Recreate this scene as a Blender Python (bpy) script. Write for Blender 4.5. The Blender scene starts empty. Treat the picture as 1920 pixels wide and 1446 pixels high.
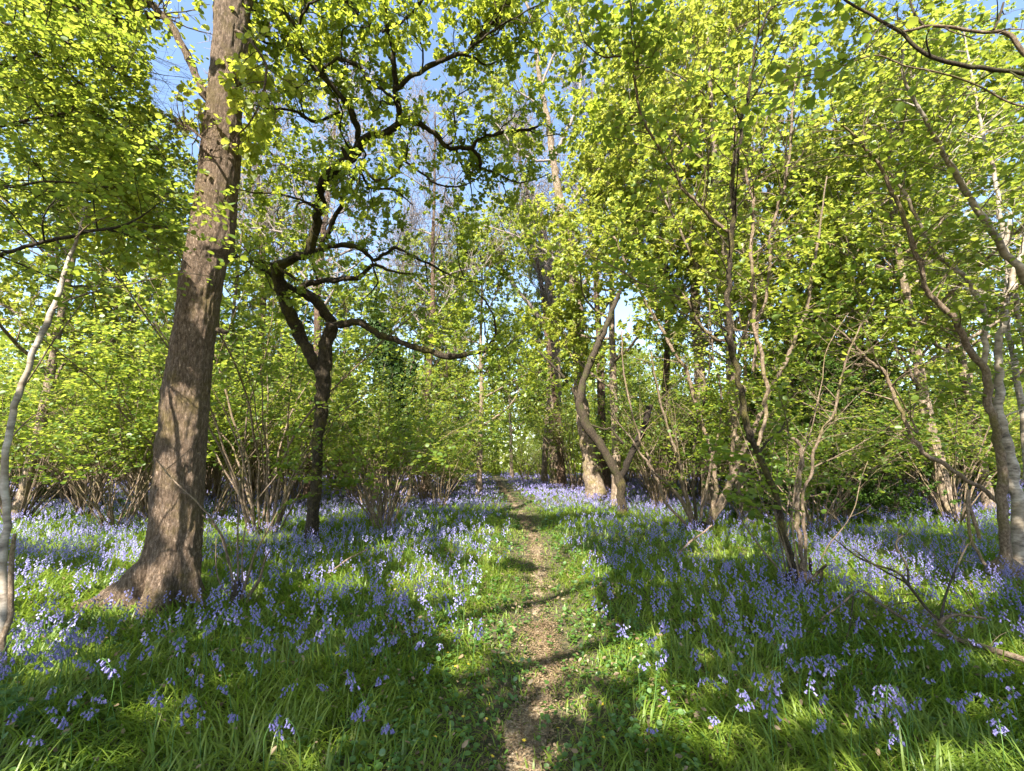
import bpy, math, random
import numpy as np
from math import radians as R, sin, cos, pi

SC = bpy.context.scene
COL = SC.collection
rng = np.random.default_rng(7)
random.seed(7)

# ------------------------------------------------------------------ camera frame
W, H, F = 1920.0, 1446.0, 880.0
PITCH = R(9.2)
CP, SP = cos(PITCH), sin(PITCH)
CAMZ = 1.55

def ray(x, y):
    u = (x - W / 2) / F
    v = (H / 2 - y) / F
    return u, CP - v * SP, SP + v * CP

def at(x, y, d):
    """world point seen at photo pixel (x, y) at horizontal distance d; also metres per pixel there"""
    u, a, b = ray(x, y)
    t = d / a
    return np.array([u * t, d, CAMZ + b * t]), t / F

def gnd(x, y):
    u, a, b = ray(x, y)
    t = -CAMZ / b
    return np.array([u * t, a * t, 0.0])

def project(p):
    """world points (N,3) -> photo pixels, forward depth"""
    q = p - np.array([0, 0, CAMZ])
    fw = q[:, 1] * CP + q[:, 2] * SP
    up = -q[:, 1] * SP + q[:, 2] * CP
    fs = np.where(np.abs(fw) < 1e-6, 1e-6, fw)
    return W / 2 + F * q[:, 0] / fs, H / 2 - F * up / fs, fw

# ------------------------------------------------------------------ sun
SUN_EL, SUN_AZ = R(46), R(200)          # azimuth clockwise from +Y : behind the camera, to its left
SUN = np.array([sin(SUN_AZ) * cos(SUN_EL), cos(SUN_AZ) * cos(SUN_EL), sin(SUN_EL)])

# ------------------------------------------------------------------ noise
def _h(ix, iy, iz, seed):
    n = (ix * 374761393 + iy * 668265263 + iz * 2147483647 + seed * 1274126177) & 0xffffffff
    n = ((n ^ (n >> 13)) * 1274126177) & 0xffffffff
    n = n ^ (n >> 16)
    return (n & 0xffff) / 65535.0

def noise(p, seed=0):
    p = np.asarray(p, float)
    i = np.floor(p).astype(np.int64)
    f = p - i
    f = f * f * (3 - 2 * f)
    r = 0
    for dx in (0, 1):
        wx = f[:, 0] if dx else 1 - f[:, 0]
        for dy in (0, 1):
            wy = f[:, 1] if dy else 1 - f[:, 1]
            for dz in (0, 1):
                wz = f[:, 2] if dz else 1 - f[:, 2]
                r = r + wx * wy * wz * _h(i[:, 0] + dx, i[:, 1] + dy, i[:, 2] + dz, seed)
    return r

def noise2(x, y, s, seed=0):
    x = np.atleast_1d(np.asarray(x, float)); y = np.atleast_1d(np.asarray(y, float))
    return noise(np.stack([x * s, y * s, np.zeros_like(x) + .37], 1), seed)

# ------------------------------------------------------------------ ground shape and path
PATH_PX = [(985, 1600), (985, 1446), (1000, 1330), (1030, 1250), (1012, 1190), (1008, 1120), (1010, 1060), (1000, 1010),
           (980, 965), (955, 930), (936, 905), (926, 888), (921, 879)]
PATH = np.array([gnd(*p)[:2] for p in PATH_PX])
def path_x(y):
    return np.interp(y, PATH[:, 1], PATH[:, 0])

def gz(x, y):
    x = np.atleast_1d(np.asarray(x, float)); y = np.atleast_1d(np.asarray(y, float))
    d = np.abs(x - path_x(y))
    z = (noise2(x, y, .35, 3) - .5) * .16 + (noise2(x, y, 1.3, 4) - .5) * .06
    z = z * np.clip(d / 1.2, .25, 1)
    z = z - .045 * np.exp(-(d / .3) ** 2)
    return z

def ground_at(x, y):
    g = gnd(x, y)
    g[2] = gz(g[0], g[1])[0]
    return g

# ------------------------------------------------------------------ mesh collector
class Geo:
    def __init__(s):
        s.v, s.l, s.n, s.a, s.c, s.m = [], [], [], [], 0, []
    def add(s, v, faces, a=0.5, mat=0):
        """faces : (K,n) index array"""
        v = np.asarray(v, float).reshape(-1, 3)
        faces = np.asarray(faces, np.int64)
        s.v.append(v)
        s.l.append((faces + s.c).ravel())
        s.n.append(np.full(len(faces), faces.shape[1], np.int64))
        s.m.append(np.full(len(faces), mat, np.int64))
        s.a.append(np.broadcast_to(np.asarray(a, float), (len(v),)))
        s.c += len(v)
    def more(s, faces, mat=0):
        """faces on the vertices of the last add"""
        faces = np.asarray(faces, np.int64)
        s.l.append((faces + s.c - len(s.v[-1])).ravel())
        s.n.append(np.full(len(faces), faces.shape[1], np.int64))
        s.m.append(np.full(len(faces), mat, np.int64))
    def mesh(s, name, mats, off=None, smooth=True):
        me = bpy.data.meshes.new(name)
        v = np.concatenate(s.v)
        if off is not None:
            v = v - np.asarray(off)
        l = np.concatenate(s.l); n = np.concatenate(s.n)
        me.vertices.add(len(v)); me.vertices.foreach_set("co", v.astype(np.float32).ravel())
        me.loops.add(len(l)); me.loops.foreach_set("vertex_index", l.astype(np.int32))
        me.polygons.add(len(n))
        me.polygons.foreach_set("loop_start", np.concatenate([[0], np.cumsum(n)[:-1]]).astype(np.int32))
        me.polygons.foreach_set("use_smooth", np.full(len(n), smooth))
        for m in (mats if isinstance(mats, (list, tuple)) else [mats]):
            me.materials.append(m)
        me.polygons.foreach_set("material_index", np.concatenate(s.m).astype(np.int32))
        at_ = me.attributes.new("v", 'FLOAT', 'POINT')
        at_.data.foreach_set("value", np.concatenate(s.a).astype(np.float32))
        me.update(calc_edges=True)
        return me

def norm(v):
    v = np.asarray(v, float)
    return v / np.maximum(np.linalg.norm(v, axis=-1, keepdims=True), 1e-9)

def crom(P, sub=6):
    """Catmull-Rom through rows of P (any columns)"""
    P = np.asarray(P, float)
    if len(P) < 3:
        t = np.linspace(0, 1, sub * (len(P) - 1) + 1)[:, None]
        return P[0] * (1 - t) + P[-1] * t
    Q = np.vstack([2 * P[0] - P[1], P, 2 * P[-1] - P[-2]])
    out = []
    t = np.linspace(0, 1, sub, endpoint=False)[:, None]
    for i in range(1, len(Q) - 2):
        a, b, c, d = Q[i - 1:i + 3]
        out.append(.5 * (2 * b + (c - a) * t + (2 * a - 5 * b + 4 * c - d) * t ** 2 + (3 * b - a - 3 * c + d) * t ** 3))
    out.append(P[-1:])
    out = np.vstack(out)
    if out.shape[1] > 3:
        out[:, 3] = np.maximum(out[:, 3], P[:, 3].min() * .6)
    return out

def tube(geo, C, k=6, knob=0.0, seed=0, a=0.5, freq=4.0):
    """C : (N,4) points and radii"""
    p, r = C[:, :3], C[:, 3]
    n = len(p)
    t = np.empty_like(p)
    t[1:-1] = p[2:] - p[:-2]; t[0] = p[1] - p[0]; t[-1] = p[-1] - p[-2]
    t = norm(t)
    ref = np.array([1., 0, 0]) if abs(t[0, 0]) < .8 else np.array([0, 1., 0])
    u = ref - t[0] * ref.dot(t[0]); u /= np.linalg.norm(u)
    U = np.empty_like(p)
    for i in range(n):
        u = u - t[i] * u.dot(t[i]); u /= max(np.linalg.norm(u), 1e-9)
        U[i] = u
    V = np.cross(t, U)
    ang = np.arange(k) * 2 * pi / k
    ring = U[:, None, :] * np.cos(ang)[None, :, None] + V[:, None, :] * np.sin(ang)[None, :, None]
    rr = np.repeat(r[:, None], k, 1)
    if knob:
        q = (p[:, None, :] + ring * rr[..., None]).reshape(-1, 3)
        rr = rr * (1 + knob * ((noise(q * freq, seed) + .5 * noise(q * freq * 2.3, seed + 1)) / .75 - 1.3).reshape(n, k))
    v = (p[:, None, :] + ring * rr[..., None]).reshape(-1, 3)
    i = np.arange(n - 1)[:, None] * k; j = np.arange(k)[None, :]; j2 = (j + 1) % k
    f = np.stack([i + j, i + j2, i + k + j2, i + k + j], -1).reshape(-1, 4)
    geo.add(v, f, a)
    geo.more([np.arange(k) + (n - 1) * k])

# ------------------------------------------------------------------ leaves
LEAF = {
    # outline (left side from base to tip), mirrored; folded along the midrib
    'hazel': ([(.30, .12), (.46, .45), (.36, .78)], .22),
    'oak': ([(.10, .12), (.27, .34), (.20, .46), (.38, .66), (.26, .92)], .15),
    'ash': ([(.22, .3), (.2, .7)], .2),
    'ivy': ([(.42, .05), (.35, .5)], .15),
    'simple': ([(.36, .42)], .25),
}
class Leaves:
    def __init__(s):
        s.p, s.d, s.n, s.s = [], [], [], []
    def add(s, p, d, n, size):
        p = np.atleast_2d(p); m = len(p)
        s.p.append(p); s.d.append(np.broadcast_to(d, (m, 3))); s.n.append(np.broadcast_to(n, (m, 3)))
        s.s.append(np.broadcast_to(np.asarray(size, float), (m,)))
    def count(s):
        return sum(len(x) for x in s.p)
    def geo(s, kind, g=None, keep=None, seed=1):
        rg = np.random.default_rng(seed)
        g = g or Geo()
        if not s.p:
            return g
        p, d, n, z = (np.concatenate(x) for x in (s.p, s.d, s.n, s.s))
        if keep is not None:
            k = keep(p); p, d, n, z = p[k], d[k], n[k], z[k]
        d = norm(d); b = norm(np.cross(d, n)); n = np.cross(b, d)
        side, fold = LEAF[kind]
        m = len(side)
        xs = [0] + [q[0] for q in side] + [0] + [-q[0] for q in reversed(side)]
        ys = [0] + [q[1] for q in side] + [1.02] + [q[1] for q in reversed(side)]
        xs, ys = np.array(xs), np.array(ys)
        curl = rg.uniform(-.05, .35, len(p))
        zs = np.abs(xs)[None, :] * fold * rg.uniform(.3, 1.6, (len(p), 1)) - curl[:, None] * (ys ** 2)[None, :] * .5
        v = (p[:, None, :] + z[:, None, None] * (xs[None, :, None] * b[:, None, :] + ys[None, :, None] * d[:, None, :] + zs[..., None] * n[:, None, :]))
        K = 2 * m + 2
        base = np.arange(len(p))[:, None] * K
        fl = base + np.arange(m + 2)[None, :]
        fr = base + np.array([0] + list(range(m + 1, K)))[None, :]
        a = np.repeat(rg.random(len(p)), K)
        g.add(v.reshape(-1, 3), fl, a)
        g.more(fr)
        return g

def walk(rg, p, d, L, r0, r1, n=6, wander=.25, up=0.0, bend=None):
    """a wandering shoot; returns (n+1,4)"""
    out = np.empty((n + 1, 4)); d = np.array(d, float); p = np.array(p, float)
    st = L / n
    for i in range(n + 1):
        out[i, :3] = p; out[i, 3] = r0 + (r1 - r0) * i / n
        d = d + rg.normal(0, wander, 3) * .5
        d[2] += up
        if bend is not None:
            d = d + bend
        d /= np.linalg.norm(d)
        p = p + d * st
    return out

def rosette(rg, L, p, d, size, n=7):
    """young oak leaves bunched at a shoot tip"""
    ang = rg.uniform(0, 2 * pi) + np.arange(n) * 2.4
    t = norm(d)
    ref = np.array([.3, .2, 1.]); u = norm(np.cross(t, ref)); w = np.cross(t, u)
    dr = norm(u[None] * np.cos(ang)[:, None] + w[None] * np.sin(ang)[:, None] + t[None] * rg.uniform(.1, .9, (n, 1)) + np.array([0, 0, -.25]))
    nm = norm(np.array([0, 0, 1.]) + t[None] * .6 + rg.normal(0, .35, (n, 3)))
    L.add(p[None] + dr * .01, dr, nm, size * rg.uniform(.65, 1.15, n))

def spray(rg, L, C, size, gap=.055, start=.1):
    """alternate leaves along a twig, held flat"""
    seg = np.linalg.norm(np.diff(C[:, :3], axis=0), axis=1)
    Lt = seg.sum()
    n = max(2, int(Lt / gap))
    s = np.linspace(start, 1, n) * Lt
    cs = np.concatenate([[0], np.cumsum(seg)])
    p = np.stack([np.interp(s, cs, C[:, i]) for i in range(3)], 1)
    t = norm(C[-1, :3] - C[0, :3])
    sd = np.cross(t, [0, 0, 1.])
    sd = norm(sd + 1e-6)
    sg = np.where(np.arange(n) % 2 == 0, 1., -1.)
    dr = norm(sd[None] * sg[:, None] + t[None] * rg.uniform(.3, 1., (n, 1)) + rg.normal(0, .25, (n, 3)) + np.array([0, 0, -.15]))
    nm = norm(np.array([0, 0, 1.])[None] + rg.normal(0, .5, (n, 3)))
    L.add(p, dr, nm, size * rg.uniform(.4, 1.25, n))

def dress(rg, C, geo, L, n, Lr, style='hazel', leaf=.075, start=.15, end=1.0, sub=5, subL=(.15, .4), gap=.055, k=4, side=None, up=.25, ros=7, bare=0.0):
    """second and third order twigs with leaves on a branch curve C"""
    m = len(C)
    for i in range(n):
        s = start + (end - start) * (i + rg.random()) / n
        f = s * (m - 1); j = min(int(f), m - 2); w = f - j
        q = C[j] * (1 - w) + C[j + 1] * w
        t = norm(C[j + 1, :3] - C[j, :3])
        d = rg.normal(0, 1, 3)
        d = d - t * d.dot(t) * .8
        if style == 'hazel':
            d[2] *= .35
        d = norm(d) + t * rg.uniform(.2, .9) + np.array([0, 0, up])
        if side is not None:
            d = d + np.asarray(side)
        d = norm(d)
        ln = rg.uniform(*Lr)
        r0 = min(q[3] * .55, .004 + ln * .008)
        gn = .5 if style == 'oak' else .22
        B = walk(rg, q[:3], d, ln, r0, r0 * .35, 6, gn, -.02 if style == 'hazel' else .03)
        tube(geo, B, k)
        if rg.random() < bare:
            continue
        for h in range(sub):
            ss = .25 + .75 * (h + rg.random()) / sub
            ff = ss * 6; jj = min(int(ff), 5); ww = ff - jj
            qq = B[jj] * (1 - ww) + B[jj + 1] * ww
            tt = norm(B[jj + 1, :3] - B[jj, :3])
            dd = rg.normal(0, 1, 3)
            if style == 'hazel':
                dd[2] *= .25
            dd = norm(norm(dd) + tt * .7 + np.array([0, 0, .05]))
            l2 = rg.uniform(*subL)
            T = walk(rg, qq[:3], dd, l2, max(.0015, qq[3] * .6), .001, 3, .25, -.02)
            tube(geo, T, 3)
            if style == 'hazel':
                spray(rg, L, T, leaf, gap)
            else:
                rosette(rg, L, T[-1, :3], dd, leaf, ros)
                rosette(rg, L, T[2, :3], dd, leaf, max(3, ros - 3))
        if style == 'hazel':
            spray(rg, L, B, leaf, gap * 1.6, .4)
        else:
            rosette(rg, L, B[-1, :3], d, leaf, ros)

# ------------------------------------------------------------------ materials
def mat_new(name):
    m = bpy.data.materials.new(name); m.use_nodes = True
    nt = m.node_tree
    for n in list(nt.nodes):
        nt.nodes.remove(n)
    out = nt.nodes.new('ShaderNodeOutputMaterial')
    return m, nt, out

def N(nt, kind, **kw):
    n = nt.nodes.new(kind)
    for k, v in kw.items():
        if k.startswith('i_'):
            n.inputs[k[2:].replace('_', ' ')].default_value = v
        else:
            setattr(n, k, v)
    return n

def ramp(nt, stops):
    n = nt.nodes.new('ShaderNodeValToRGB')
    e = n.color_ramp.elements
    while len(e) < len(stops):
        e.new(.5)
    for q, (p, c) in zip(e, stops):
        q.position = p; q.color = (*c, 1) if len(c) == 3 else c
    return n

def leaf_material(name, cols, trans, gloss=.035, rough=.5, mix=.5):
    """thin leaf: diffuse + translucent + a little gloss; hue varies leaf by leaf"""
    m, nt, out = mat_new(name)
    a = N(nt, 'ShaderNodeAttribute', attribute_name='v')
    oi = N(nt, 'ShaderNodeObjectInfo')
    tc = N(nt, 'ShaderNodeTexCoord')
    ns = N(nt, 'ShaderNodeTexNoise'); ns.inputs['Scale'].default_value = .9
    nt.links.new(tc.outputs['Object'], ns.inputs['Vector'])
    ad = N(nt, 'ShaderNodeMath', operation='MULTIPLY_ADD'); ad.inputs[1].default_value = .55
    nt.links.new(a.outputs['Fac'], ad.inputs[0])
    ad2 = N(nt, 'ShaderNodeMath', operation='MULTIPLY_ADD'); ad2.inputs[1].default_value = .9; ad2.inputs[2].default_value = -.3
    nt.links.new(ns.outputs['Fac'], ad2.inputs[0])
    nt.links.new(ad2.outputs[0], ad.inputs[2])
    ad3 = N(nt, 'ShaderNodeMath', operation='MULTIPLY_ADD'); ad3.inputs[1].default_value = .3
    nt.links.new(oi.outputs['Random'], ad3.inputs[0]); nt.links.new(ad.outputs[0], ad3.inputs[2])
    k = len(cols)
    rd = ramp(nt, [(i / (k - 1), c) for i, c in enumerate(cols)])
    rt = ramp(nt, [(i / (k - 1), c) for i, c in enumerate(trans)])
    nt.links.new(ad3.outputs[0], rd.inputs[0]); nt.links.new(ad3.outputs[0], rt.inputs[0])
    df = N(nt, 'ShaderNodeBsdfDiffuse'); tr = N(nt, 'ShaderNodeBsdfTranslucent')
    nt.links.new(rd.outputs[0], df.inputs['Color']); nt.links.new(rt.outputs[0], tr.inputs['Color'])
    mx = N(nt, 'ShaderNodeMixShader'); mx.inputs[0].default_value = mix
    nt.links.new(df.outputs[0], mx.inputs[1]); nt.links.new(tr.outputs[0], mx.inputs[2])
    gl = N(nt, 'ShaderNodeBsdfGlossy'); gl.inputs['Roughness'].default_value = rough
    gl.inputs['Color'].default_value = (.9, .95, .9, 1)
    mg = N(nt, 'ShaderNodeMixShader'); mg.inputs[0].default_value = gloss
    nt.links.new(mx.outputs[0], mg.inputs[1]); nt.links.new(gl.outputs[0], mg.inputs[2])
    nt.links.new(mg.outputs[0], out.inputs['Surface'])
    return m

def bark_material(name, dark, mid, light, moss=None, moss_amt=.5, scale=9.0, stretch=.22, bump=.5, patch=.5, furrow=True):
    m, nt, out = mat_new(name)
    tc = N(nt, 'ShaderNodeTexCoord')
    mp = N(nt, 'ShaderNodeMapping'); mp.inputs['Scale'].default_value = (1, 1, stretch)
    nt.links.new(tc.outputs['Object'], mp.inputs['Vector'])
    n1 = N(nt, 'ShaderNodeTexNoise'); n1.inputs['Scale'].default_value = scale * 2; n1.inputs['Detail'].default_value = 8; n1.inputs['Roughness'].default_value = .7
    nt.links.new(mp.outputs[0], n1.inputs['Vector'])
    # wavy furrows
    dist = N(nt, 'ShaderNodeMixRGB', blend_type='ADD'); dist.inputs[0].default_value = .12
    nt.links.new(mp.outputs[0], dist.inputs[1]); nt.links.new(n1.outputs['Color'], dist.inputs[2])
    vo = N(nt, 'ShaderNodeTexVoronoi', feature='DISTANCE_TO_EDGE'); vo.inputs['Scale'].default_value = scale * 2.2
    nt.links.new(dist.outputs[0], vo.inputs['Vector'])
    vr = ramp(nt, [(0.0, (0, 0, 0)), (.18, (1, 1, 1))])
    nt.links.new(vo.outputs['Distance'], vr.inputs[0])
    cr = ramp(nt, [(.28, dark), (.5, mid), (.72, light)])
    nt.links.new(n1.outputs['Fac'], cr.inputs[0])
    mu = N(nt, 'ShaderNodeMixRGB', blend_type='MULTIPLY'); mu.inputs[0].default_value = .6 if furrow else .15
    nt.links.new(cr.outputs[0], mu.inputs[1]); nt.links.new(vr.outputs[0], mu.inputs[2])
    n2 = N(nt, 'ShaderNodeTexNoise'); n2.inputs['Scale'].default_value = 2.6; n2.inputs['Detail'].default_value = 5; n2.inputs['Roughness'].default_value = .65
    nt.links.new(tc.outputs['Object'], n2.inputs['Vector'])
    pr = ramp(nt, [(patch, (0, 0, 0)), (min(patch + .14, 1), (1, 1, 1))])
    nt.links.new(n2.outputs['Fac'], pr.inputs[0])
    col = mu.outputs[0]
    if moss:
        n3 = N(nt, 'ShaderNodeTexNoise'); n3.inputs['Scale'].default_value = 60; n3.inputs['Detail'].default_value = 3
        nt.links.new(tc.outputs['Object'], n3.inputs['Vector'])
        mr = ramp(nt, [(.3, tuple(x * .6 for x in moss)), (.7, tuple(min(1, x * 1.5) for x in moss))])
        nt.links.new(n3.outputs['Fac'], mr.inputs[0])
        fm = N(nt, 'ShaderNodeMath', operation='MULTIPLY'); fm.inputs[1].default_value = moss_amt
        nt.links.new(pr.outputs[0], fm.inputs[0])
        mm = N(nt, 'ShaderNodeMixRGB'); nt.links.new(fm.outputs[0], mm.inputs[0])
        nt.links.new(col, mm.inputs[1]); nt.links.new(mr.outputs[0], mm.inputs[2])
        col = mm.outputs[0]
    b = N(nt, 'ShaderNodeBsdfPrincipled'); b.inputs['Roughness'].default_value = .85
    b.inputs['Specular IOR Level'].default_value = .25
    nt.links.new(col, b.inputs['Base Color'])
    hm = N(nt, 'ShaderNodeMath', operation='MULTIPLY_ADD'); hm.inputs[1].default_value = .7
    nt.links.new(vr.outputs[0], hm.inputs[0]); nt.links.new(n1.outputs['Fac'], hm.inputs[2])
    bp = N(nt, 'ShaderNodeBump'); bp.inputs['Strength'].default_value = bump; bp.inputs['Distance'].default_value = .03
    nt.links.new(hm.outputs[0], bp.inputs['Height']); nt.links.new(bp.outputs[0], b.inputs['Normal'])
    nt.links.new(b.outputs[0], out.inputs['Surface'])
    return m

def birch_material(name):
    m, nt, out = mat_new(name)
    tc = N(nt, 'ShaderNodeTexCoord')
    mp = N(nt, 'ShaderNodeMapping'); mp.inputs['Scale'].default_value = (1, 1, 2.2)
    nt.links.new(tc.outputs['Object'], mp.inputs['Vector'])
    n1 = N(nt, 'ShaderNodeTexNoise'); n1.inputs['Scale'].default_value = 7; n1.inputs['Detail'].default_value = 6; n1.inputs['Roughness'].default_value = .65
    nt.links.new(mp.outputs[0], n1.inputs['Vector'])
    n2 = N(nt, 'ShaderNodeTexNoise'); n2.inputs['Scale'].default_value = 3; n2.inputs['Detail'].default_value = 4
    nt.links.new(tc.outputs['Object'], n2.inputs['Vector'])
    cr = ramp(nt, [(.33, (.035, .027, .02)), (.45, (.17, .14, .11)), (.62, (.36, .32, .27)), (.8, (.52, .48, .42))])
    nt.links.new(n1.outputs['Fac'], cr.inputs[0])
    r2 = ramp(nt, [(.45, (0, 0, 0)), (.62, (1, 1, 1))]); nt.links.new(n2.outputs['Fac'], r2.inputs[0])
    f = N(nt, 'ShaderNodeMath', operation='MULTIPLY'); f.inputs[1].default_value = .55; nt.links.new(r2.outputs[0], f.inputs[0])
    mm = N(nt, 'ShaderNodeMixRGB'); nt.links.new(f.outputs[0], mm.inputs[0]); nt.links.new(cr.outputs[0], mm.inputs[1]); mm.inputs[2].default_value = (.16, .12, .07, 1)
    b = N(nt, 'ShaderNodeBsdfPrincipled'); b.inputs['Roughness'].default_value = .7
    nt.links.new(mm.outputs[0], b.inputs['Base Color'])
    bp = N(nt, 'ShaderNodeBump'); bp.inputs['Strength'].default_value = .35; bp.inputs['Distance'].default_value = .012
    nt.links.new(n1.outputs['Fac'], bp.inputs['Height']); nt.links.new(bp.outputs[0], b.inputs['Normal'])
    nt.links.new(b.outputs[0], out.inputs['Surface'])
    return m

def soil_material(name, stops, scale=6.0, bump=.6, fine=70.0):
    m, nt, out = mat_new(name)
    tc = N(nt, 'ShaderNodeTexCoord')
    n1 = N(nt, 'ShaderNodeTexNoise'); n1.inputs['Scale'].default_value = scale; n1.inputs['Detail'].default_value = 9; n1.inputs['Roughness'].default_value = .7
    n2 = N(nt, 'ShaderNodeTexVoronoi'); n2.inputs['Scale'].default_value = fine
    nt.links.new(tc.outputs['Object'], n1.inputs['Vector']); nt.links.new(tc.outputs['Object'], n2.inputs['Vector'])
    mx = N(nt, 'ShaderNodeMixRGB'); mx.inputs[0].default_value = .45
    nt.links.new(n1.outputs['Fac'], mx.inputs[1]); nt.links.new(n2.outputs['Color'], mx.inputs[2])
    cr = ramp(nt, stops); nt.links.new(mx.outputs[0], cr.inputs[0])
    b = N(nt, 'ShaderNodeBsdfPrincipled'); b.inputs['Roughness'].default_value = .95
    nt.links.new(cr.outputs[0], b.inputs['Base Color'])
    bp = N(nt, 'ShaderNodeBump'); bp.inputs['Strength'].default_value = bump; bp.inputs['Distance'].default_value = .03
    nt.links.new(mx.outputs[0], bp.inputs['Height']); nt.links.new(bp.outputs[0], b.inputs['Normal'])
    nt.links.new(b.outputs[0], out.inputs['Surface'])
    return m

M = {}
M['hazel_leaf'] = leaf_material('hazel_leaf', [(.045, .105, .009), (.085, .155, .010), (.14, .21, .014)], [(.22, .33, .03), (.37, .44, .05), (.52, .54, .08)], mix=.55)
M['oak_leaf'] = leaf_material('oak_leaf', [(.07, .13, .008), (.13, .19, .010), (.20, .24, .014)], [(.30, .39, .03), (.46, .51, .05), (.62, .61, .09)], mix=.58)
M['canopy_leaf'] = leaf_material('canopy_leaf', [(.08, .14, .010), (.15, .21, .012), (.22, .26, .016)], [(.24, .33, .03), (.38, .43, .05), (.54, .54, .09)])
M['ivy_leaf'] = leaf_material('ivy_leaf', [(.014, .032, .007), (.024, .048, .010), (.04, .07, .013)], [(.015, .05, .008), (.02, .06, .01), (.03, .08, .01)], gloss=.012, rough=.5, mix=.2)
M['holly_leaf'] = leaf_material('holly_leaf', [(.028, .058, .010), (.05, .095, .014), (.085, .14, .018)], [(.06, .12, .012), (.09, .16, .014), (.14, .22, .018)], gloss=.012, rough=.5, mix=.25)
M['grass_leaf'] = leaf_material('grass_leaf', [(.04, .09, .012), (.08, .15, .014), (.15, .22, .020), (.19, .25, .03), (.30, .27, .11)], [(.07, .17, .015), (.14, .27, .02), (.27, .40, .03), (.36, .45, .04), (.33, .31, .12)], gloss=.035, rough=.5, mix=.45)
M['forb_leaf'] = leaf_material('forb_leaf', [(.035, .095, .010), (.06, .14, .014), (.09, .18, .02)], [(.08, .22, .014), (.12, .28, .018), (.16, .34, .02)], gloss=.07, mix=.4)
M['bluebell'] = leaf_material('bluebell', [(.14, .125, .34), (.20, .18, .43), (.29, .27, .53)], [(.16, .145, .38), (.22, .20, .47), (.31, .29, .57)], gloss=.04, mix=.35)
M['bluebell_stem'] = leaf_material('bluebell_stem', [(.05, .12, .03), (.07, .15, .03), (.10, .18, .04)], [(.05, .12, .03), (.07, .15, .03), (.10, .18, .04)], mix=.15)
M['yellow'] = leaf_material('yellow_petal', [(.75, .50, .02), (.8, .58, .02), (.85, .62, .03)], [(.7, .5, .02)] * 3, gloss=.1, mix=.25)
M['white'] = leaf_material('white_petal', [(.7, .7, .68)] * 3, [(.7, .7, .65)] * 3, mix=.3)
M['dead_leaf'] = leaf_material('dead_leaf', [(.07, .045, .026), (.17, .115, .065), (.34, .26, .16)], [(.08, .04, .02), (.12, .07, .03), (.18, .1, .05)], mix=.15)
M['big_bark'] = bark_material('big_bark', (.045, .03, .02), (.27, .185, .125), (.60, .46, .36), (.15, .115, .03), .6, 25, .3, .9, .5)
M['oak_bark'] = bark_material('oak_bark', (.016, .012, .008), (.065, .048, .03), (.16, .125, .085), (.12, .105, .022), .75, 16, .5, .8, .5)
M['hazel_bark'] = bark_material('hazel_bark', (.05, .035, .024), (.16, .115, .08), (.33, .27, .21), (.11, .10, .025), .7, 20, .6, .5, .5, furrow=False)
M['pole_bark'] = bark_material('pole_bark', (.05, .034, .024), (.19, .135, .092), (.42, .34, .27), (.13, .11, .03), .65, 22, .7, .5, .5, furrow=False)
M['dark_bark'] = bark_material('dark_bark', (.02, .015, .010), (.06, .045, .03), (.12, .09, .065), (.05, .055, .015), .6, 16, .5, .5, .5)
M['ash_bark'] = bark_material('ash_bark', (.09, .07, .06), (.22, .18, .16), (.34, .30, .28), (.2, .17, .06), .3, 12, .4, .3, .6, furrow=False)
M['far_bark'] = bark_material('far_bark', (.09, .065, .045), (.24, .18, .13), (.38, .30, .24), (.14, .12, .03), .6, 8, .35, .6, .5)
M['rust_bark'] = bark_material('rust_bark', (.035, .022, .015), (.13, .08, .055), (.30, .21, .16), (.10, .09, .025), .4, 8, .35, .8, .5)
M['black_bark'] = bark_material('black_bark', (.010, .008, .006), (.028, .021, .015), (.065, .05, .036), (.035, .035, .01), .3, 14, .5, .6, .55)
M['birch_bark'] = birch_material('birch_bark')
M['soil'] = soil_material('soil', [(.25, (.018, .016, .008)), (.5, (.045, .040, .016)), (.75, (.12, .09, .05))])
M['path_soil'] = soil_material('path_soil', [(.25, (.045, .032, .02)), (.42, (.13, .095, .06)), (.58, (.27, .21, .14)), (.78, (.44, .36, .25))], 9, 1.0, 90)

# ------------------------------------------------------------------ object helpers
def thing(name, label, cat, loc=(0, 0, 0), group=None):
    o = bpy.data.objects.new(name, None); COL.objects.link(o)
    o.location = loc; o.empty_display_size = .2
    o['label'] = label; o['category'] = cat
    if group: o['group'] = group
    return o

def part(name, geo, mat, parent, smooth=True):
    off = parent.location if parent.parent is None else (0, 0, 0)
    if parent.type == 'MESH' and parent.parent is not None:
        off = parent.parent.location
    me = geo.mesh(name, mat, np.array(off), smooth)
    o = bpy.data.objects.new(name, me); COL.objects.link(o); o.parent = parent
    return o

def solo(name, geo, mat, loc=(0, 0, 0), smooth=True, label=None, cat=None, group=None, kind=None):
    me = geo.mesh(name, mat, np.array(loc), smooth)
    o = bpy.data.objects.new(name, me); COL.objects.link(o); o.location = loc
    if label: o['label'] = label
    if cat: o['category'] = cat
    if group: o['group'] = group
    if kind: o['kind'] = kind
    return o

def kids(o):
    return [c for c in bpy.data.objects if c.parent == o]
KIDS = {}
def copy_tree(o, parent=None):
    c = o.copy(); COL.objects.link(c)
    if parent is not None:
        c.parent = parent
    if o.name not in KIDS:
        KIDS[o.name] = kids(o)
    for ch in KIDS[o.name]:
        copy_tree(ch, c)
    return c

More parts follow.
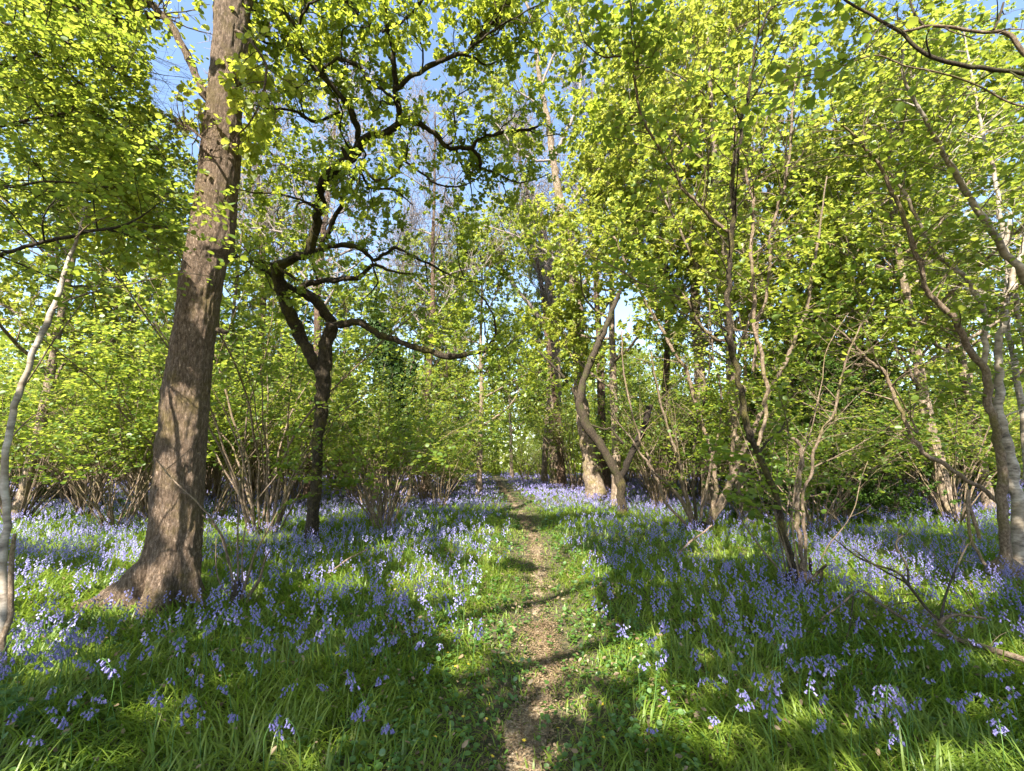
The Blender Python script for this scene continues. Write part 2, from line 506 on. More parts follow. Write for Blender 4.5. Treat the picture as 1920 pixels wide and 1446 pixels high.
def trace(px, d=None, dfun=None, sub=6, wob=.8, ws=None):
    """photo polyline [(x,y,width[,dist])] -> smooth curve with radii in metres"""
    rows = []
    for q in px:
        dd = q[3] if len(q) > 3 else (dfun(q[1]) if dfun else d)
        p, mpp = at(q[0], q[1], dd)
        rows.append([*p, q[2] * (ws or (.43 if q[2] < 40 else .47)) * mpp])
    C = crom(np.array(rows), sub)
    if len(C) > 8 and wob:
        amp = np.minimum(C[:, 3] * wob, .03)[:, None]
        J = np.stack([noise(C[:, :3] * 5.5 + k * 7.3, 90 + k) + .6 * noise(C[:, :3] * 13 + k * 3.1, 95 + k) - .8 for k in range(3)], 1)
        C[:, :3] += J * amp * 2
    return C

# ================================================================== GROUND AND PATH
def build_ground():
    ys = np.concatenate([np.linspace(-14, 1.5, 16), np.linspace(1.6, 12, 120), np.linspace(12.3, 40, 70), np.linspace(42, 260, 40)])
    xs = np.concatenate([np.linspace(-260, -30, 24), np.linspace(-28, -10.2, 30), np.linspace(-10, 10, 180), np.linspace(10.2, 28, 30), np.linspace(30, 260, 24)])
    X, Y = np.meshgrid(xs, ys)
    Z = gz(X.ravel(), Y.ravel())
    v = np.stack([X.ravel(), Y.ravel(), Z], 1)
    nx, ny = len(xs), len(ys)
    i = np.arange(ny - 1)[:, None] * nx; j = np.arange(nx - 1)[None, :]
    f = np.stack([i + j, i + j + 1, i + nx + j + 1, i + nx + j], -1).reshape(-1, 4)
    g = Geo(); g.add(v, f)
    solo('ground', g, M['soil'], kind='structure')
    # trodden path, a strip a few mm above the ground
    yy = np.concatenate([np.linspace(1.2, 14, 420), np.linspace(14.1, 70, 240)])
    k = 27
    rows = []
    for q, y in enumerate(yy):
        c = path_x(y)
        n1 = noise2(0, y, 2.2, 11)[0]; n2 = noise2(5, y, 2.2, 12)[0]
        wl = .01 + .15 * n1 + (.05 if y < 4.2 else 0); wr = .01 + .15 * n2 + (.05 if y < 4.2 else 0)
        rows.append(np.linspace(c - wl, c + wr, k))
    X = np.array(rows); Y = np.repeat(yy[:, None], k, 1)
    Z = gz(X.ravel(), Y.ravel()) + .010
    e = np.abs(np.linspace(-1, 1, k))[None, :].repeat(len(yy), 0).ravel()
    Z = Z - np.where(e > .95, .05, 0) - .05 * np.clip((.47 - .45 * noise2(X.ravel(), Y.ravel(), 2.6, 19) - .30 * noise2(X.ravel(), Y.ravel(), 8, 20) - .25 * noise2(X.ravel(), Y.ravel(), 22, 22) + .14 * e ** 2) * 6, -.15, 1)
    v = np.stack([X.ravel(), Y.ravel(), Z], 1)
    i = np.arange(len(yy) - 1)[:, None] * k; j = np.arange(k - 1)[None, :]
    f = np.stack([i + j, i + j + 1, i + k + j + 1, i + k + j], -1).reshape(-1, 4)
    g = Geo(); g.add(v, f)
    solo('path', g, M['path_soil'], kind='structure')
build_ground()

# ================================================================== GRASS, LITTER, FLOWERS
def blades(g, p, az, L, w, th0, bend, K, rg, a, crease=True):
    """arching strap leaves; p (N,3)"""
    n = len(p)
    hx, hy = np.cos(az), np.sin(az)
    pts = [p]
    pos = p.copy()
    for i in range(K):
        th = th0 + bend * ((i + .5) / K) ** 1.3
        st = (L / K)[:, None]
        pos = pos + st * np.stack([np.sin(th) * hx, np.sin(th) * hy, np.cos(th)], 1)
        pts.append(pos)
    sx, sy = -hy, hx
    side = np.stack([sx, sy, np.zeros(n)], 1)
    V = []
    for i in range(K):
        ww = w * (1 - (i / K) ** 2 * .75) * .5
        if i == 0: ww = ww * .7
        V.append(pts[i] - side * ww[:, None]); V.append(pts[i] + side * ww[:, None])
    V.append(pts[K])
    V = np.stack(V, 1).reshape(-1, 3)
    m = 2 * K + 1
    b = np.arange(n)[:, None] * m
    aa = np.repeat(a, m)
    if K > 1:
        q = np.concatenate([b + np.array([2 * i, 2 * i + 1, 2 * i + 3, 2 * i + 2])[None] for i in range(K - 1)])
        g.add(V, q, aa)
        g.more(b + np.array([2 * K - 2, 2 * K - 1, 2 * K])[None])
    else:
        g.add(V, b + np.array([0, 1, 2])[None], aa)

def fan_points(rg, n, d0, d1, pw=1.0, margin=1.16, extra=.6):
    """random ground points inside the camera's fan between two distances (uniform per area)"""
    u = rg.random(n)
    y = np.sqrt(d0 ** 2 + (d1 ** 2 - d0 ** 2) * u)
    x = rg.uniform(-1, 1, n) * (y * margin + extra)
    return x, y

TRUNKS = []    # (x, y, r) where nothing grows

def clear(x, y):
    k = np.ones(len(x), bool)
    for a, b, r in TRUNKS:
        k &= (x - a) ** 2 + (y - b) ** 2 > r * r
    return k

def build_grass():
    rg = np.random.default_rng(21)
    g = Geo()
    for d0, d1, n, K, hmul, wmul in ((1.9, 4.2, 46000, 5, 1, 1), (4.2, 8, 80000, 4, 1.05, 1.25), (8, 16, 110000, 3, 1.1, 1.8), (16, 34, 60000, 2, 1, 3.0), (34, 70, 30000, 2, 1.1, 6)):
        x, y = fan_points(rg, n, d0, d1)
        dp = np.abs(x - path_x(y))
        lush = noise2(x, y, .9, 31)
        keep = rg.random(n) < np.clip((dp - .06 + (lush - .5) * .3) / .4, .62, 1) * (.55 + .8 * lush)
        x, y, dp, lush = x[keep], y[keep], dp[keep], lush[keep]
        m = len(x)
        # clumped: leaves share a tussock direction
        cl = noise2(x, y, 2.5, 32) * 9 + rg.normal(0, 1.1, m)
        near = np.clip(dp / 1.1, 0, 1)
        strap = rg.random(m) < .25 + .5 * near
        L = np.where(strap, rg.uniform(.15, .31, m), rg.uniform(.08, .22, m)) * (.36 + .64 * near) * (.7 + .5 * lush) * hmul
        w = np.where(strap, rg.uniform(.007, .014, m), rg.uniform(.0025, .005, m)) * wmul
        th = rg.uniform(.05, .95, m); bd = rg.uniform(.7, 2.5, m)
        z = gz(x, y) - .01
        blades(g, np.stack([x, y, z], 1), cl, L, w, th, bd, K, rg, np.clip(np.where(strap, rg.uniform(0, .6, m), rg.uniform(.35, 1, m)), 0, 1))
    solo('grass', g, M['grass_leaf'], kind='stuff', label='lush grass and strap shaped bluebell leaves covering the wood floor', cat='grass')
    # low broad leaved plants by the path and among the grass
    Lf = Leaves()
    for d0, d1, n, s in ((2.0, 5, 5200, .028), (5, 11, 6000, .04), (11, 24, 6000, .07)):
        x, y = fan_points(rg, n, d0, d1)
        dp = np.abs(x - path_x(y))
        keep = (rg.random(n) < np.where(dp < 1.0, .9, np.where(y > 8, .5, .25))) & (noise2(x, y, 1.6, 37) > .38) & (rg.random(n) < np.clip(dp / .35, .12, 1))
        x, y = x[keep], y[keep]; m = len(x)
        for q in range(4):
            az = rg.uniform(0, 2 * pi, m)
            el = rg.uniform(-.1, .7, m)
            dr = np.stack([np.cos(az) * np.cos(el), np.sin(az) * np.cos(el), np.sin(el)], 1)
            h = rg.uniform(.015, .10, m)
            p = np.stack([x, y, gz(x, y) + h], 1)
            Lf.p.append(p); Lf.d.append(dr); Lf.n.append(norm(np.array([0, 0, 1.]) + rg.normal(0, .35, (m, 3)))); Lf.s.append(s * rg.uniform(.6, 1.4, m))
    solo('ground_cover', Lf.geo('hazel'), M['forb_leaf'], kind='stuff', label='low broad leaved woodland plants growing along the trodden path', cat='plants')
    # brown litter lying on and beside the path
    Lf = Leaves()
    for d0, d1, n, s in ((1.9, 5, 9000, .016), (5, 14, 8000, .022), (14, 40, 2500, .05)):
        u = rg.random(n); y = np.sqrt(d0 ** 2 + (d1 ** 2 - d0 ** 2) * u)
        x = path_x(y) + rg.normal(0, .11, n)
        m = n
        az = rg.uniform(0, 2 * pi, m)
        dr = np.stack([np.cos(az), np.sin(az), rg.normal(0, .2, m)], 1)
        Lf.p.append(np.stack([x, y, gz(x, y) + .016 + rg.uniform(0, .015, m)], 1)); Lf.d.append(dr)
        Lf.n.append(norm(np.array([0, 0, 1.]) + rg.normal(0, .3, (m, 3)))); Lf.s.append(s * rg.uniform(.5, 1.5, m))
    x, y = fan_points(rg, 6500, 1.9, 9); m = len(x); az = rg.uniform(0, 2 * pi, m)
    Lf.p.append(np.stack([x, y, gz(x, y) + rg.uniform(.03, .13, m)], 1)); Lf.d.append(np.stack([np.cos(az), np.sin(az), rg.normal(0, .4, m)], 1))
    Lf.n.append(norm(np.array([0, 0, 1.]) + rg.normal(0, .5, (m, 3)))); Lf.s.append(rg.uniform(.02, .05, m))
    solo('leaf_litter', Lf.geo('ash'), M['dead_leaf'], kind='stuff', label='dry brown leaf litter trodden into the narrow path', cat='leaf litter')

def bell_geo(g, p, d, s, rg, a):
    """one nodding bell : narrow tube with six flared tips"""
    d = norm(d); ref = np.array([.2, .9, .1]); u = norm(np.cross(d, ref)); w = np.cross(d, u)
    ang = np.arange(6) * pi / 3
    rings = []
    for t, r in ((0, .08), (.15, .20), (.7, .22), (.92, .30), (.98, .52)):
        rings.append(p + d * s * t + (u[None] * np.cos(ang)[:, None] + w[None] * np.sin(ang)[:, None]) * s * r)
    v = np.concatenate(rings)
    f = []
    for i in range(3):
        for j in range(6):
            f.append([i * 6 + j, i * 6 + (j + 1) % 6, i * 6 + 6 + (j + 1) % 6, i * 6 + 6 + j])
    g.add(v, f, a)
    tri = []
    for j in range(6):
        tri.append([18 + j, 18 + (j + 1) % 6, 24 + j])
    g.more(tri)

def bluebell_proto(rg, h, nb, lean):
    st, fl = Geo(), Geo()
    az = rg.uniform(0, 2 * pi)
    hx = np.array([cos(az), sin(az), 0])
    pts = []
    for i in range(9):
        t = i / 8
        out = lean * t * t * h + (.05 * max(0, t - .65) / .35)
        zz = h * (t - .10 * max(0, t - .75) ** 2 / .0625)
        pts.append([*(hx * out)[:2], zz, .0026 - .0012 * t])
    C = crom(np.array(pts), 3)
    C[:, 2] = C[:, 2]
    tube(st, C, 5)
    n = len(C)
    for b in range(nb):
        t = .76 + .24 * (b + .5) / nb
        q = C[min(n - 1, int(t * (n - 1)))]
        sa = rg.normal(0, 1.3)
        sd = np.array([cos(az + sa), sin(az + sa), 0])
        e = q[:3] + sd * rg.uniform(.007, .021) + np.array([0, 0, rg.uniform(-.004, .006)])
        tube(st, np.array([[*q[:3], .0012], [*e, .0009]]), 4)
        s = .0170 * (1.2 - .5 * b / nb) * rg.uniform(.8, 1.2)
        bell_geo(fl, e, sd * rg.uniform(.3, .9) + np.array([0, 0, -1]), s, rg, rg.random())
    return st, fl

BELLS = []
def build_bluebells():
    rg = np.random.default_rng(33)
    protos = []
    for i in range(8):
        h = rg.uniform(.29, .42); nb = int(rg.integers(9, 16)); lean = rg.uniform(.02, .22)
        st, fl = bluebell_proto(rg, h, nb, lean)
        protos.append((st.mesh('stem', M['bluebell_stem']), fl.mesh('flower_head', M['bluebell']), h, nb, lean))
    # candidate spots : more away from the path, clumped
    def spots(n, d0, d1):
        x, y = fan_points(rg, n, d0, d1, margin=1.14, extra=.2)
        dp = np.abs(x - path_x(y))
        dens = np.clip((dp - .45) / 1.3, 0, 1) * np.clip(noise2(x, y, .8, 41) * 1.6 - .2, .2, 1)
        k = (rg.random(n) < dens) & clear(x, y)
        return x[k], y[k]
    x, y = spots(2300, 2.45, 5.8)
    o = np.argsort(y)[:300]
    x, y = x[o], y[o]
    for i, (a, b) in enumerate(zip(x, y)):
        sm, fm, h, nb, lean = protos[int(rg.integers(0, 8))]
        z = gz(a, b)[0]
        px, py, _ = project(np.array([[a, b, z]])); px, py = px[0], py[0]
        look = ('many-belled' if nb >= 12 else 'sparse-belled') + ' ' + ('nodding' if lean > .12 else 'upright')
        if px < 130: where = 'in the grass round the pale left birch stem'
        elif px < 420 and py < 1240: where = 'by the spreading root of the great trunk'
        elif px < 420: where = 'in the sun-flecked grass below the great trunk root' if py < 1350 else 'in the foremost tall grass below the great trunk'
        elif px < 560 and py < 1240: where = 'by the bare sprouting stump next the great trunk'
        elif px < 640: where = 'in the long shaded grass below the sprouting stump'
        elif px < 800: where = 'in the green verge a stride left of the path'
        elif px < 1020: where = 'close to the left edge of the trodden path'
        elif px < 1200: where = 'close to the right edge of the trodden path'
        elif px < 1390: where = 'in the bright verge a stride right of the path'
        elif py < 1200 and px < 1560: where = 'round the foot of the mossy hazel stool'
        elif py < 1200: where = 'under the fallen twiggy branch'
        elif px < 1560: where = 'in the dark grass below the mossy hazel stool'
        elif px < 1740: where = 'in the shaded grass before the fallen branch'
        else: where = 'in deep shade right of the fallen branch'
        s = rg.uniform(.75, 1.2)
        t = thing('bluebell', f"{'tall' if s * h > .35 else 'short'} {look} violet bluebell {where}", 'flower', (a, b, z), 'bluebells in the foreground grass')
        t.rotation_euler = (rg.normal(0, .12), rg.normal(0, .12), rg.uniform(0, 2 * pi))
        t.scale = (s, s, s)
        for nm, me in (('stem', sm), ('flower_head', fm)):
            c = bpy.data.objects.new(nm, me); COL.objects.link(c); c.parent = t
    ymax = y.max()
    # the rest of the carpet : uncountable
    g = Geo(); gs = Geo()
    for d0, d1, n, nb, s, cap in ((ymax * .72, 6.0, 1900, 10, .018, 0), (6.0, 9.5, 3000, 8, .019, 0), (9.5, 18, 6500, 6, .026, 0), (18, 36, 21000, 3, .048, 0), (36, 75, 14000, 3, .10, 0)):
        x, y = fan_points(rg, n, d0, d1)
        dp = np.abs(x - path_x(y))
        dens = np.clip((dp - .35) / 1.1, .0, 1) * np.clip(noise2(x, y, .5, 42) * 2.4 - .25, .08, 1)
        dens = np.where(y > 13, np.clip(dens * 1.5 + .2 * (dp > .4), 0, 1), dens)
        k = (rg.random(n) < dens) & clear(x, y)
        if d0 < 5: k &= y > ymax - .2 * rg.random(n)
        x, y = x[k], y[k]; m = len(x)
        z = gz(x, y); h = rg.uniform(.24, .40, m)
        az = rg.uniform(0, 2 * pi, m)
        for b in range(nb):
            t = b / nb
            r = rg.uniform(.005, .03 + s * .4, m); aa = az + rg.normal(0, 1, m)
            p = np.stack([x + np.cos(aa) * r, y + np.sin(aa) * r, z + h * (.72 + .3 * t)], 1)
            d = norm(np.stack([np.cos(aa) * .5, np.sin(aa) * .5, -np.ones(m)], 1))
            # bell as a small three sided cup
            u = norm(np.cross(d, np.array([.3, .8, .2]))); w = np.cross(d, u)
            ss = s * rg.uniform(.75, 1.25, m)
            V = [p]
            for q in range(3):
                an = q * 2.0944
                V.append(p + d * ss[:, None] + (u * cos(an) + w * sin(an)) * (ss * .5)[:, None])
            V = np.stack(V, 1).reshape(-1, 3)
            bi = np.arange(m)[:, None] * 4
            g.add(V, np.concatenate([bi + np.array([0, 1, 2]), bi + np.array([0, 2, 3]), bi + np.array([0, 3, 1])]), np.repeat(rg.random(m), 4))
        if d0 < 18:
            blades(gs, np.stack([x, y, z], 1), az, h * 1.02, np.full(m, .005 if d0 < 9 else .008), np.full(m, .03), np.full(m, .25), 2, rg, rg.random(m))
    o = solo('bluebell_carpet', g, M['bluebell'], smooth=False, kind='stuff', label='drifts of violet bluebells carpeting the wood floor between the trees', cat='flowers')
    solo('bluebell_stems', gs, M['bluebell_stem'], kind='stuff', label='thin green flower stalks of the bluebell drifts', cat='flowers')

def build_small_flowers():
    rg = np.random.default_rng(5)
    def flower(name, n, r, mat, spots, labels, cat, group, hh):
        g = Geo(); s = Leaves()
        for i in range(n):
            a = i * 2 * pi / n
            d = np.array([cos(a), sin(a), .25])
            s.add(np.array([0, 0, hh]), d, np.array([0, 0, 1.]), r)
        s.geo('simple', g)
        st = Geo(); tube(st, np.array([[0, 0, -.01, .0012], [.004, 0, hh, .001]]), 4)
        pm = g.mesh('petals', mat); sm = st.mesh('stem', M['bluebell_stem'])
        for i, (x, y) in enumerate(spots):
            p = ground_at(x, y)
            t = thing(name, labels(x, y), cat, p, group)
            t.rotation_euler = (rg.normal(0, .25) + .35, rg.normal(0, .25), rg.uniform(0, 6.28))
            for nm, me in (('corolla', pm), ('stem', sm)):
                c = bpy.data.objects.new(nm, me); COL.objects.link(c); c.parent = t
    ysp = [(760, 1250), (868, 1228), (842, 1240), (926, 1257), (957, 1255), (854, 1270), (877, 1268), (939, 1274), (904, 1312), (924, 1332),
           (868, 1367), (885, 1353), (915, 1361), (982, 1394), (1128, 1408), (914, 1435), (814, 1405), (1257, 1362), (1045, 1382), (1143, 1335), (1515, 1352), (1188, 1230), (836, 1108), (890, 1118)]
    def yl(x, y):
        if y < 1130: return 'small yellow flower in the sunlit tussock left of the path'
        if x > 1400: return 'single yellow flower in the dark grass below the hazel stool'
        if x > 1100: return 'small yellow flower in the verge right of the path'
        if y > 1385: return 'small yellow flower low beside the nearest stretch of path'
        if x < 800: return 'lone yellow flower in the shaded verge away from the path'
        return 'small yellow flower in the leafy ground cover left of the path'
    flower('yellow_flower', 6, .013, M['yellow'], ysp, yl, 'flower', 'small yellow flowers along the path', .07)
    flower('white_flower', 5, .013, M['white'], [(1105, 1247), (1120, 1255), (1365, 1203), (1391, 1197), (1396, 1205)],
           lambda x, y: 'tiny white flower in a pair at the right path edge' if x < 1200 else 'tiny white flower in the shaded grass below the hazel stool', 'flower', 'tiny white flowers', .08)
    # single fallen leaves
    for x, y, s, lab in ((1320, 1377, .055, 'tan fallen leaf lying in the grass below the hazel stool'), (1142, 1193, .05, 'pinkish dry leaf in the bright verge right of the path'),
                         (1123, 1295, .05, 'pale dry leaf near the white flowers by the path'), (868, 1257, .05, 'orange brown leaf among the yellow flowers'),
                         (965, 1178, .09, 'large dry leaf on the bare soil where the path bends'), (360, 1252, .06, 'russet dry leaf in the grass below the great trunk')):
        p = ground_at(x, y); L = Leaves()
        L.add(p + np.array([0, 0, .09 if s < .06 else .04]), norm(rg.normal(0, 1, 3) * np.array([1, 1, .3])), np.array([0, -.5, 1.]), s)
        solo('fallen_leaf', L.geo('hazel', seed=int(x)), M['dead_leaf'], p, label=lab, cat='leaf')
    # cleavers plant, bottom left
    p = ground_at(45, 1400)
    t = thing('cleavers_plant', 'pale green plant with whorled narrow leaves in the near left corner', 'plant', p)
    st = Geo(); L = Leaves()
    for k in range(5):
        a = rg.uniform(0, 6.28); C = walk(rg, p, norm([cos(a) * .5, sin(a) * .5, 1]), rg.uniform(.2, .34), .002, .0012, 8, .15, 0)
        s = Geo(); tube(s, C, 4)
        part('stem', s, M['bluebell_stem'], t)
        for j in range(2, 9, 2):
            for q in range(7):
                b = q * .9
                L.add(C[j, :3], np.array([cos(b), sin(b), .25]), np.array([0, 0, 1.]), .045)
    part('foliage', L.geo('ash'), M['forb_leaf'], t)

# ================================================================== sun flecks : where gaps cut in the crowns let the sun reach the ground
LIT = [(150, 1095, 150, 42), (110, 1190, 110, 55), (140, 1400, 170, 45), (320, 1290, 80, 32), (420, 1225, 70, 22), (1015, 1120, 60, 120), (1030, 1205, 75, 40), (890, 1140, 115, 42), (800, 1070, 70, 40), (745, 1010, 70, 30),
       (1090, 1115, 60, 60), (1130, 1190, 80, 40), (1240, 1280, 60, 40), (1330, 1320, 70, 30), (1560, 1030, 110, 42), (1650, 1075, 110, 40), (1360, 1010, 70, 30), (1000, 1000, 60, 40), (880, 1215, 60, 35), (1060, 1260, 70, 30),
       (300, 1040, 90, 55), (340, 960, 70, 55), (620, 1060, 90, 30), (1200, 1170, 60, 25), (1800, 1090, 70, 25), (1880, 1190, 60, 25), (960, 945, 70, 14), (1060, 965, 70, 14), (820, 960, 60, 14), (1240, 960, 90, 12), (480, 990, 70, 16), (120, 1000, 100, 14), (1450, 975, 80, 14), (1700, 980, 90, 14), (930, 915, 60, 8), (700, 930, 80, 10), (1000, 1350, 50, 30), (930, 1085, 75, 60), (1090, 1060, 60, 50), (910, 1010, 70, 30), (960, 1160, 60, 40)]
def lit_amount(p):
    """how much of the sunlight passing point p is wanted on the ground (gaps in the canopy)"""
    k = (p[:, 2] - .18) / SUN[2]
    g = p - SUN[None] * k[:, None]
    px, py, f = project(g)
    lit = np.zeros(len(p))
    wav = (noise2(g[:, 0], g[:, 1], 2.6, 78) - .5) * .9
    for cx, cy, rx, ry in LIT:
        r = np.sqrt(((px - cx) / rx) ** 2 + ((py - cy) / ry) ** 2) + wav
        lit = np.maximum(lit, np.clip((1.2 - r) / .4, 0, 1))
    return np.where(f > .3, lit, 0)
TLIT = [(410, 300, 48, 60), (395, 420, 52, 95), (410, 520, 38, 48), (385, 590, 32, 36), (345, 775, 40, 48), (372, 715, 20, 34), (320, 880, 30, 42), (350, 835, 24, 22), (316, 960, 32, 50), (372, 985, 18, 42), (335, 1035, 24, 28), (285, 1095, 34, 42), (355, 1090, 16, 26), (240, 1140, 50, 25), (425, 190, 34, 70), (440, 60, 40, 60)]
def on_trunk_gap(p):
    """points whose shadow would fall on the sunny flecks of the great trunk"""
    kk = (p[:, 1] - 5.13) / SUN[1]
    hit = p - SUN[None] * kk[:, None]
    hx = hit[:, 0] - .05 * hit[:, 2]
    on = (np.abs(hx - TRUNKS[0][0]) < .7) & (hit[:, 2] > 0) & (hit[:, 2] < 8) & (kk > .15)
    px, py, f = project(hit)
    n1 = (noise(hit * 5.0, 77) - .5) * .9
    m = np.zeros(len(p), bool)
    for cx, cy, rx, ry in TLIT:
        m |= ((px - cx) / rx) ** 2 + ((py - cy) / ry) ** 2 < 1.75 + n1
    return on & m
def flecks(p):
    return ~on_trunk_gap(p)
def gaps(p, seed=0):
    return np.random.default_rng(seed).random(len(p)) > lit_amount(p) * .93

# ================================================================== TRACED TREES
def base_of(px, py):
    return ground_at(px, py)

def make_trunk(C, k, knob, seed, freq=4.0, flare=None):
    g = Geo(); tube(g, C, k, knob, seed, .5, freq); return g

def big_trunk():
    d = 5.35
    p0 = base_of(325, 1128); p0[1] = d
    TRUNKS.append((at(325, 1128, d)[0][0], d, .55))
    t = thing('great_tree', 'great straight tree with thick sun-dappled brown trunk and mossy spreading root', 'tree', p0)
    rows = [(318, 1175, 140), (319, 1140, 124), (320, 1105, 112), (324, 1050, 102), (329, 984, 95), (338, 863, 89), (351, 742, 85), (364, 621, 83), (383, 500, 80),
            (398, 450, 84), (413, 283, 74), (421, 200, 68), (426, 133, 62), (437, 0, 65), (446, -120, 58), (455, -300, 50), (462, -520, 40), (466, -800, 24)]
    C = trace(rows, d, sub=26, wob=0, ws=.44)
    # lumpy trunk with buttress ridges and a long root to the left
    g = Geo()
    k = 120
    p, r = C[:, :3], C[:, 3]
    ang = np.arange(k) * 2 * pi / k
    X = p[:, 0][:, None] + np.cos(ang)[None] * r[:, None]
    Y = p[:, 1][:, None] + np.sin(ang)[None] * r[:, None]
    Z = np.repeat(p[:, 2][:, None], k, 1)
    q = np.stack([X, Y, Z], -1).reshape(-1, 3)
    hgt = (Z - p0[2]).ravel()
    nx = np.tile(np.cos(ang), len(p)); ny = np.tile(np.sin(ang), len(p))
    butt = np.clip(1 - hgt / .75, 0, 1) ** 2
    A = np.tile(ang, len(p))
    lobes = .10 * np.cos(5 * A + .6) + .06 * np.cos(8 * A + 2)
    # root towards camera-left
    ra = np.angle(np.exp(1j * (A - R(200))))
    root = np.exp(-(ra / .42) ** 2) * np.clip(1 - hgt / .55, 0, 1) ** 2.2 * .24
    ra2 = np.angle(np.exp(1j * (A - R(268))))
    root2 = np.exp(-(ra2 / .35) ** 2) * np.clip(1 - hgt / .3, 0, 1) ** 2 * .16
    lump = (noise(q * np.array([3, 3, 1.3]), 51) - .5) * .05 + (noise(q * np.array([9, 9, 3.5]), 52) - .5) * .030
    ridge = (np.abs(noise(q * np.array([24, 24, 6]), 53) - .5) - .2) * .040 + (noise(q * np.array([52, 52, 20]), 54) - .5) * .012
    off = lobes * butt + root + root2 + lump + ridge
    q = q + np.stack([nx * off, ny * off, 0 * off], 1)
    n = len(p)
    i = np.arange(n - 1)[:, None] * k; j = np.arange(k)[None, :]; j2 = (j + 1) % k
    g.add(q, np.stack([i + j, i + j2, i + k + j2, i + k + j], -1).reshape(-1, 4))
    part('trunk', g, M['big_bark'], t)
    rg = np.random.default_rng(61)
    # root running out through the grass
    trunk = [c for c in bpy.data.objects if c.parent == t][0]
    Q = [[p0[0] + a, d + e, p0[2] + z, r] for a, e, z, r in ((.06, .05, .62, .20), (-.10, -.04, .40, .19), (-.27, -.12, .21, .15), (-.44, -.2, .09, .105), (-.60, -.27, .045, .075), (-.76, -.33, .02, .055), (-.92, -.38, -.03, .03))]
    s = Geo(); tube(s, crom(np.array(Q), 9), 18, .28, 62, .5, 8); part('root', s, M['big_bark'], trunk)
    # stub and limbs
    L = Leaves()
    def limb(px, dd, n, style='oak', leaf=.085, Lr=(.4, 1.1), k=9, sub=5, **kw):
        C = trace(px, dd, sub=6); g = Geo(); tube(g, C, k, .18, 63, .5, 6)
        dress(rg, C, g, L, int(n * 1.5), Lr, style, leaf * 1.15, sub=sub, **kw)
        part('branch', g, M['oak_bark'] if kw.get('dark') else M['big_bark'], t)
    limb([(412, 205, 26), (385, 178, 20), (363, 133, 16), (343, 90, 16), (320, 43, 15), (293, 20, 14), (255, -10, 12), (200, -60, 9), (130, -120, 5)], 5.6, 26, start=.5, up=.1)
    limb([(305, 30, 9), (270, 36, 8), (233, 38, 8), (187, 20, 7), (143, 0, 6), (80, -30, 4)], 5.6, 26, start=.1, up=-.05)
    limb([(360, 434, 12), (330, 432, 10), (290, 430, 9), (250, 426, 7), (200, 420, 5), (150, 400, 3)], 5.3, 9, Lr=(.3, .7), start=.4)
    limb([(440, 60, 9), (470, 80, 7), (500, 130, 5), (480, 210, 4), (440, 260, 3)], 5.0, 12, Lr=(.2, .5), start=.2)
    limb([(395, 280, 8), (370, 250, 6), (345, 235, 5), (320, 225, 3)], 5.0, 12, Lr=(.2, .5), start=.1)
    limb([(446, -60, 20), (520, -130, 16), (600, -160, 12), (700, -240, 8)], 5.6, 5, start=.5)
    limb([(440, -160, 20), (330, -240, 16), (200, -300, 12), (60, -380, 8)], 5.6, 8, start=.4)
    # dead twig sticking out low on the trunk
    s = Geo(); C = trace([(290, 858, 2, 4.9), (312, 885, 3, 4.9), (340, 915, 3.5, 4.85), (378, 952, 4, 4.8), (412, 998, 4.5, 4.9), (430, 1057, 5, 5.0)], sub=5)
    tube(s, C, 5)
    C2 = trace([(415, 618, 14, 5.3), (424, 621, 12, 5.25), (427, 622, 8, 5.2)]); tube(s2 := Geo(), C2, 8, .2, 3)
    part('branch_stub', s2, M['oak_bark'], trunk)
    part('crown', L.geo('oak', seed=64, keep=lambda p: gaps(p) & flecks(p)), M['oak_leaf'], t)
    dt = thing('dead_stick', 'thin bare dead stick leaning across the great trunk', 'stick', at(430, 1057, 5.0)[0])
    tube(s, trace([(310, 882, 2.5, 4.9), (335, 862, 2, 4.92), (358, 840, 1.5, 4.95)], sub=5), 4)
    part('stem', s, M['hazel_bark'], dt)

def oakd(y):
    return float(np.interp(y, [0, 150, 300, 480, 620, 1020], [5.7, 6.4, 7.2, 8.2, 9.0, 9.2]))

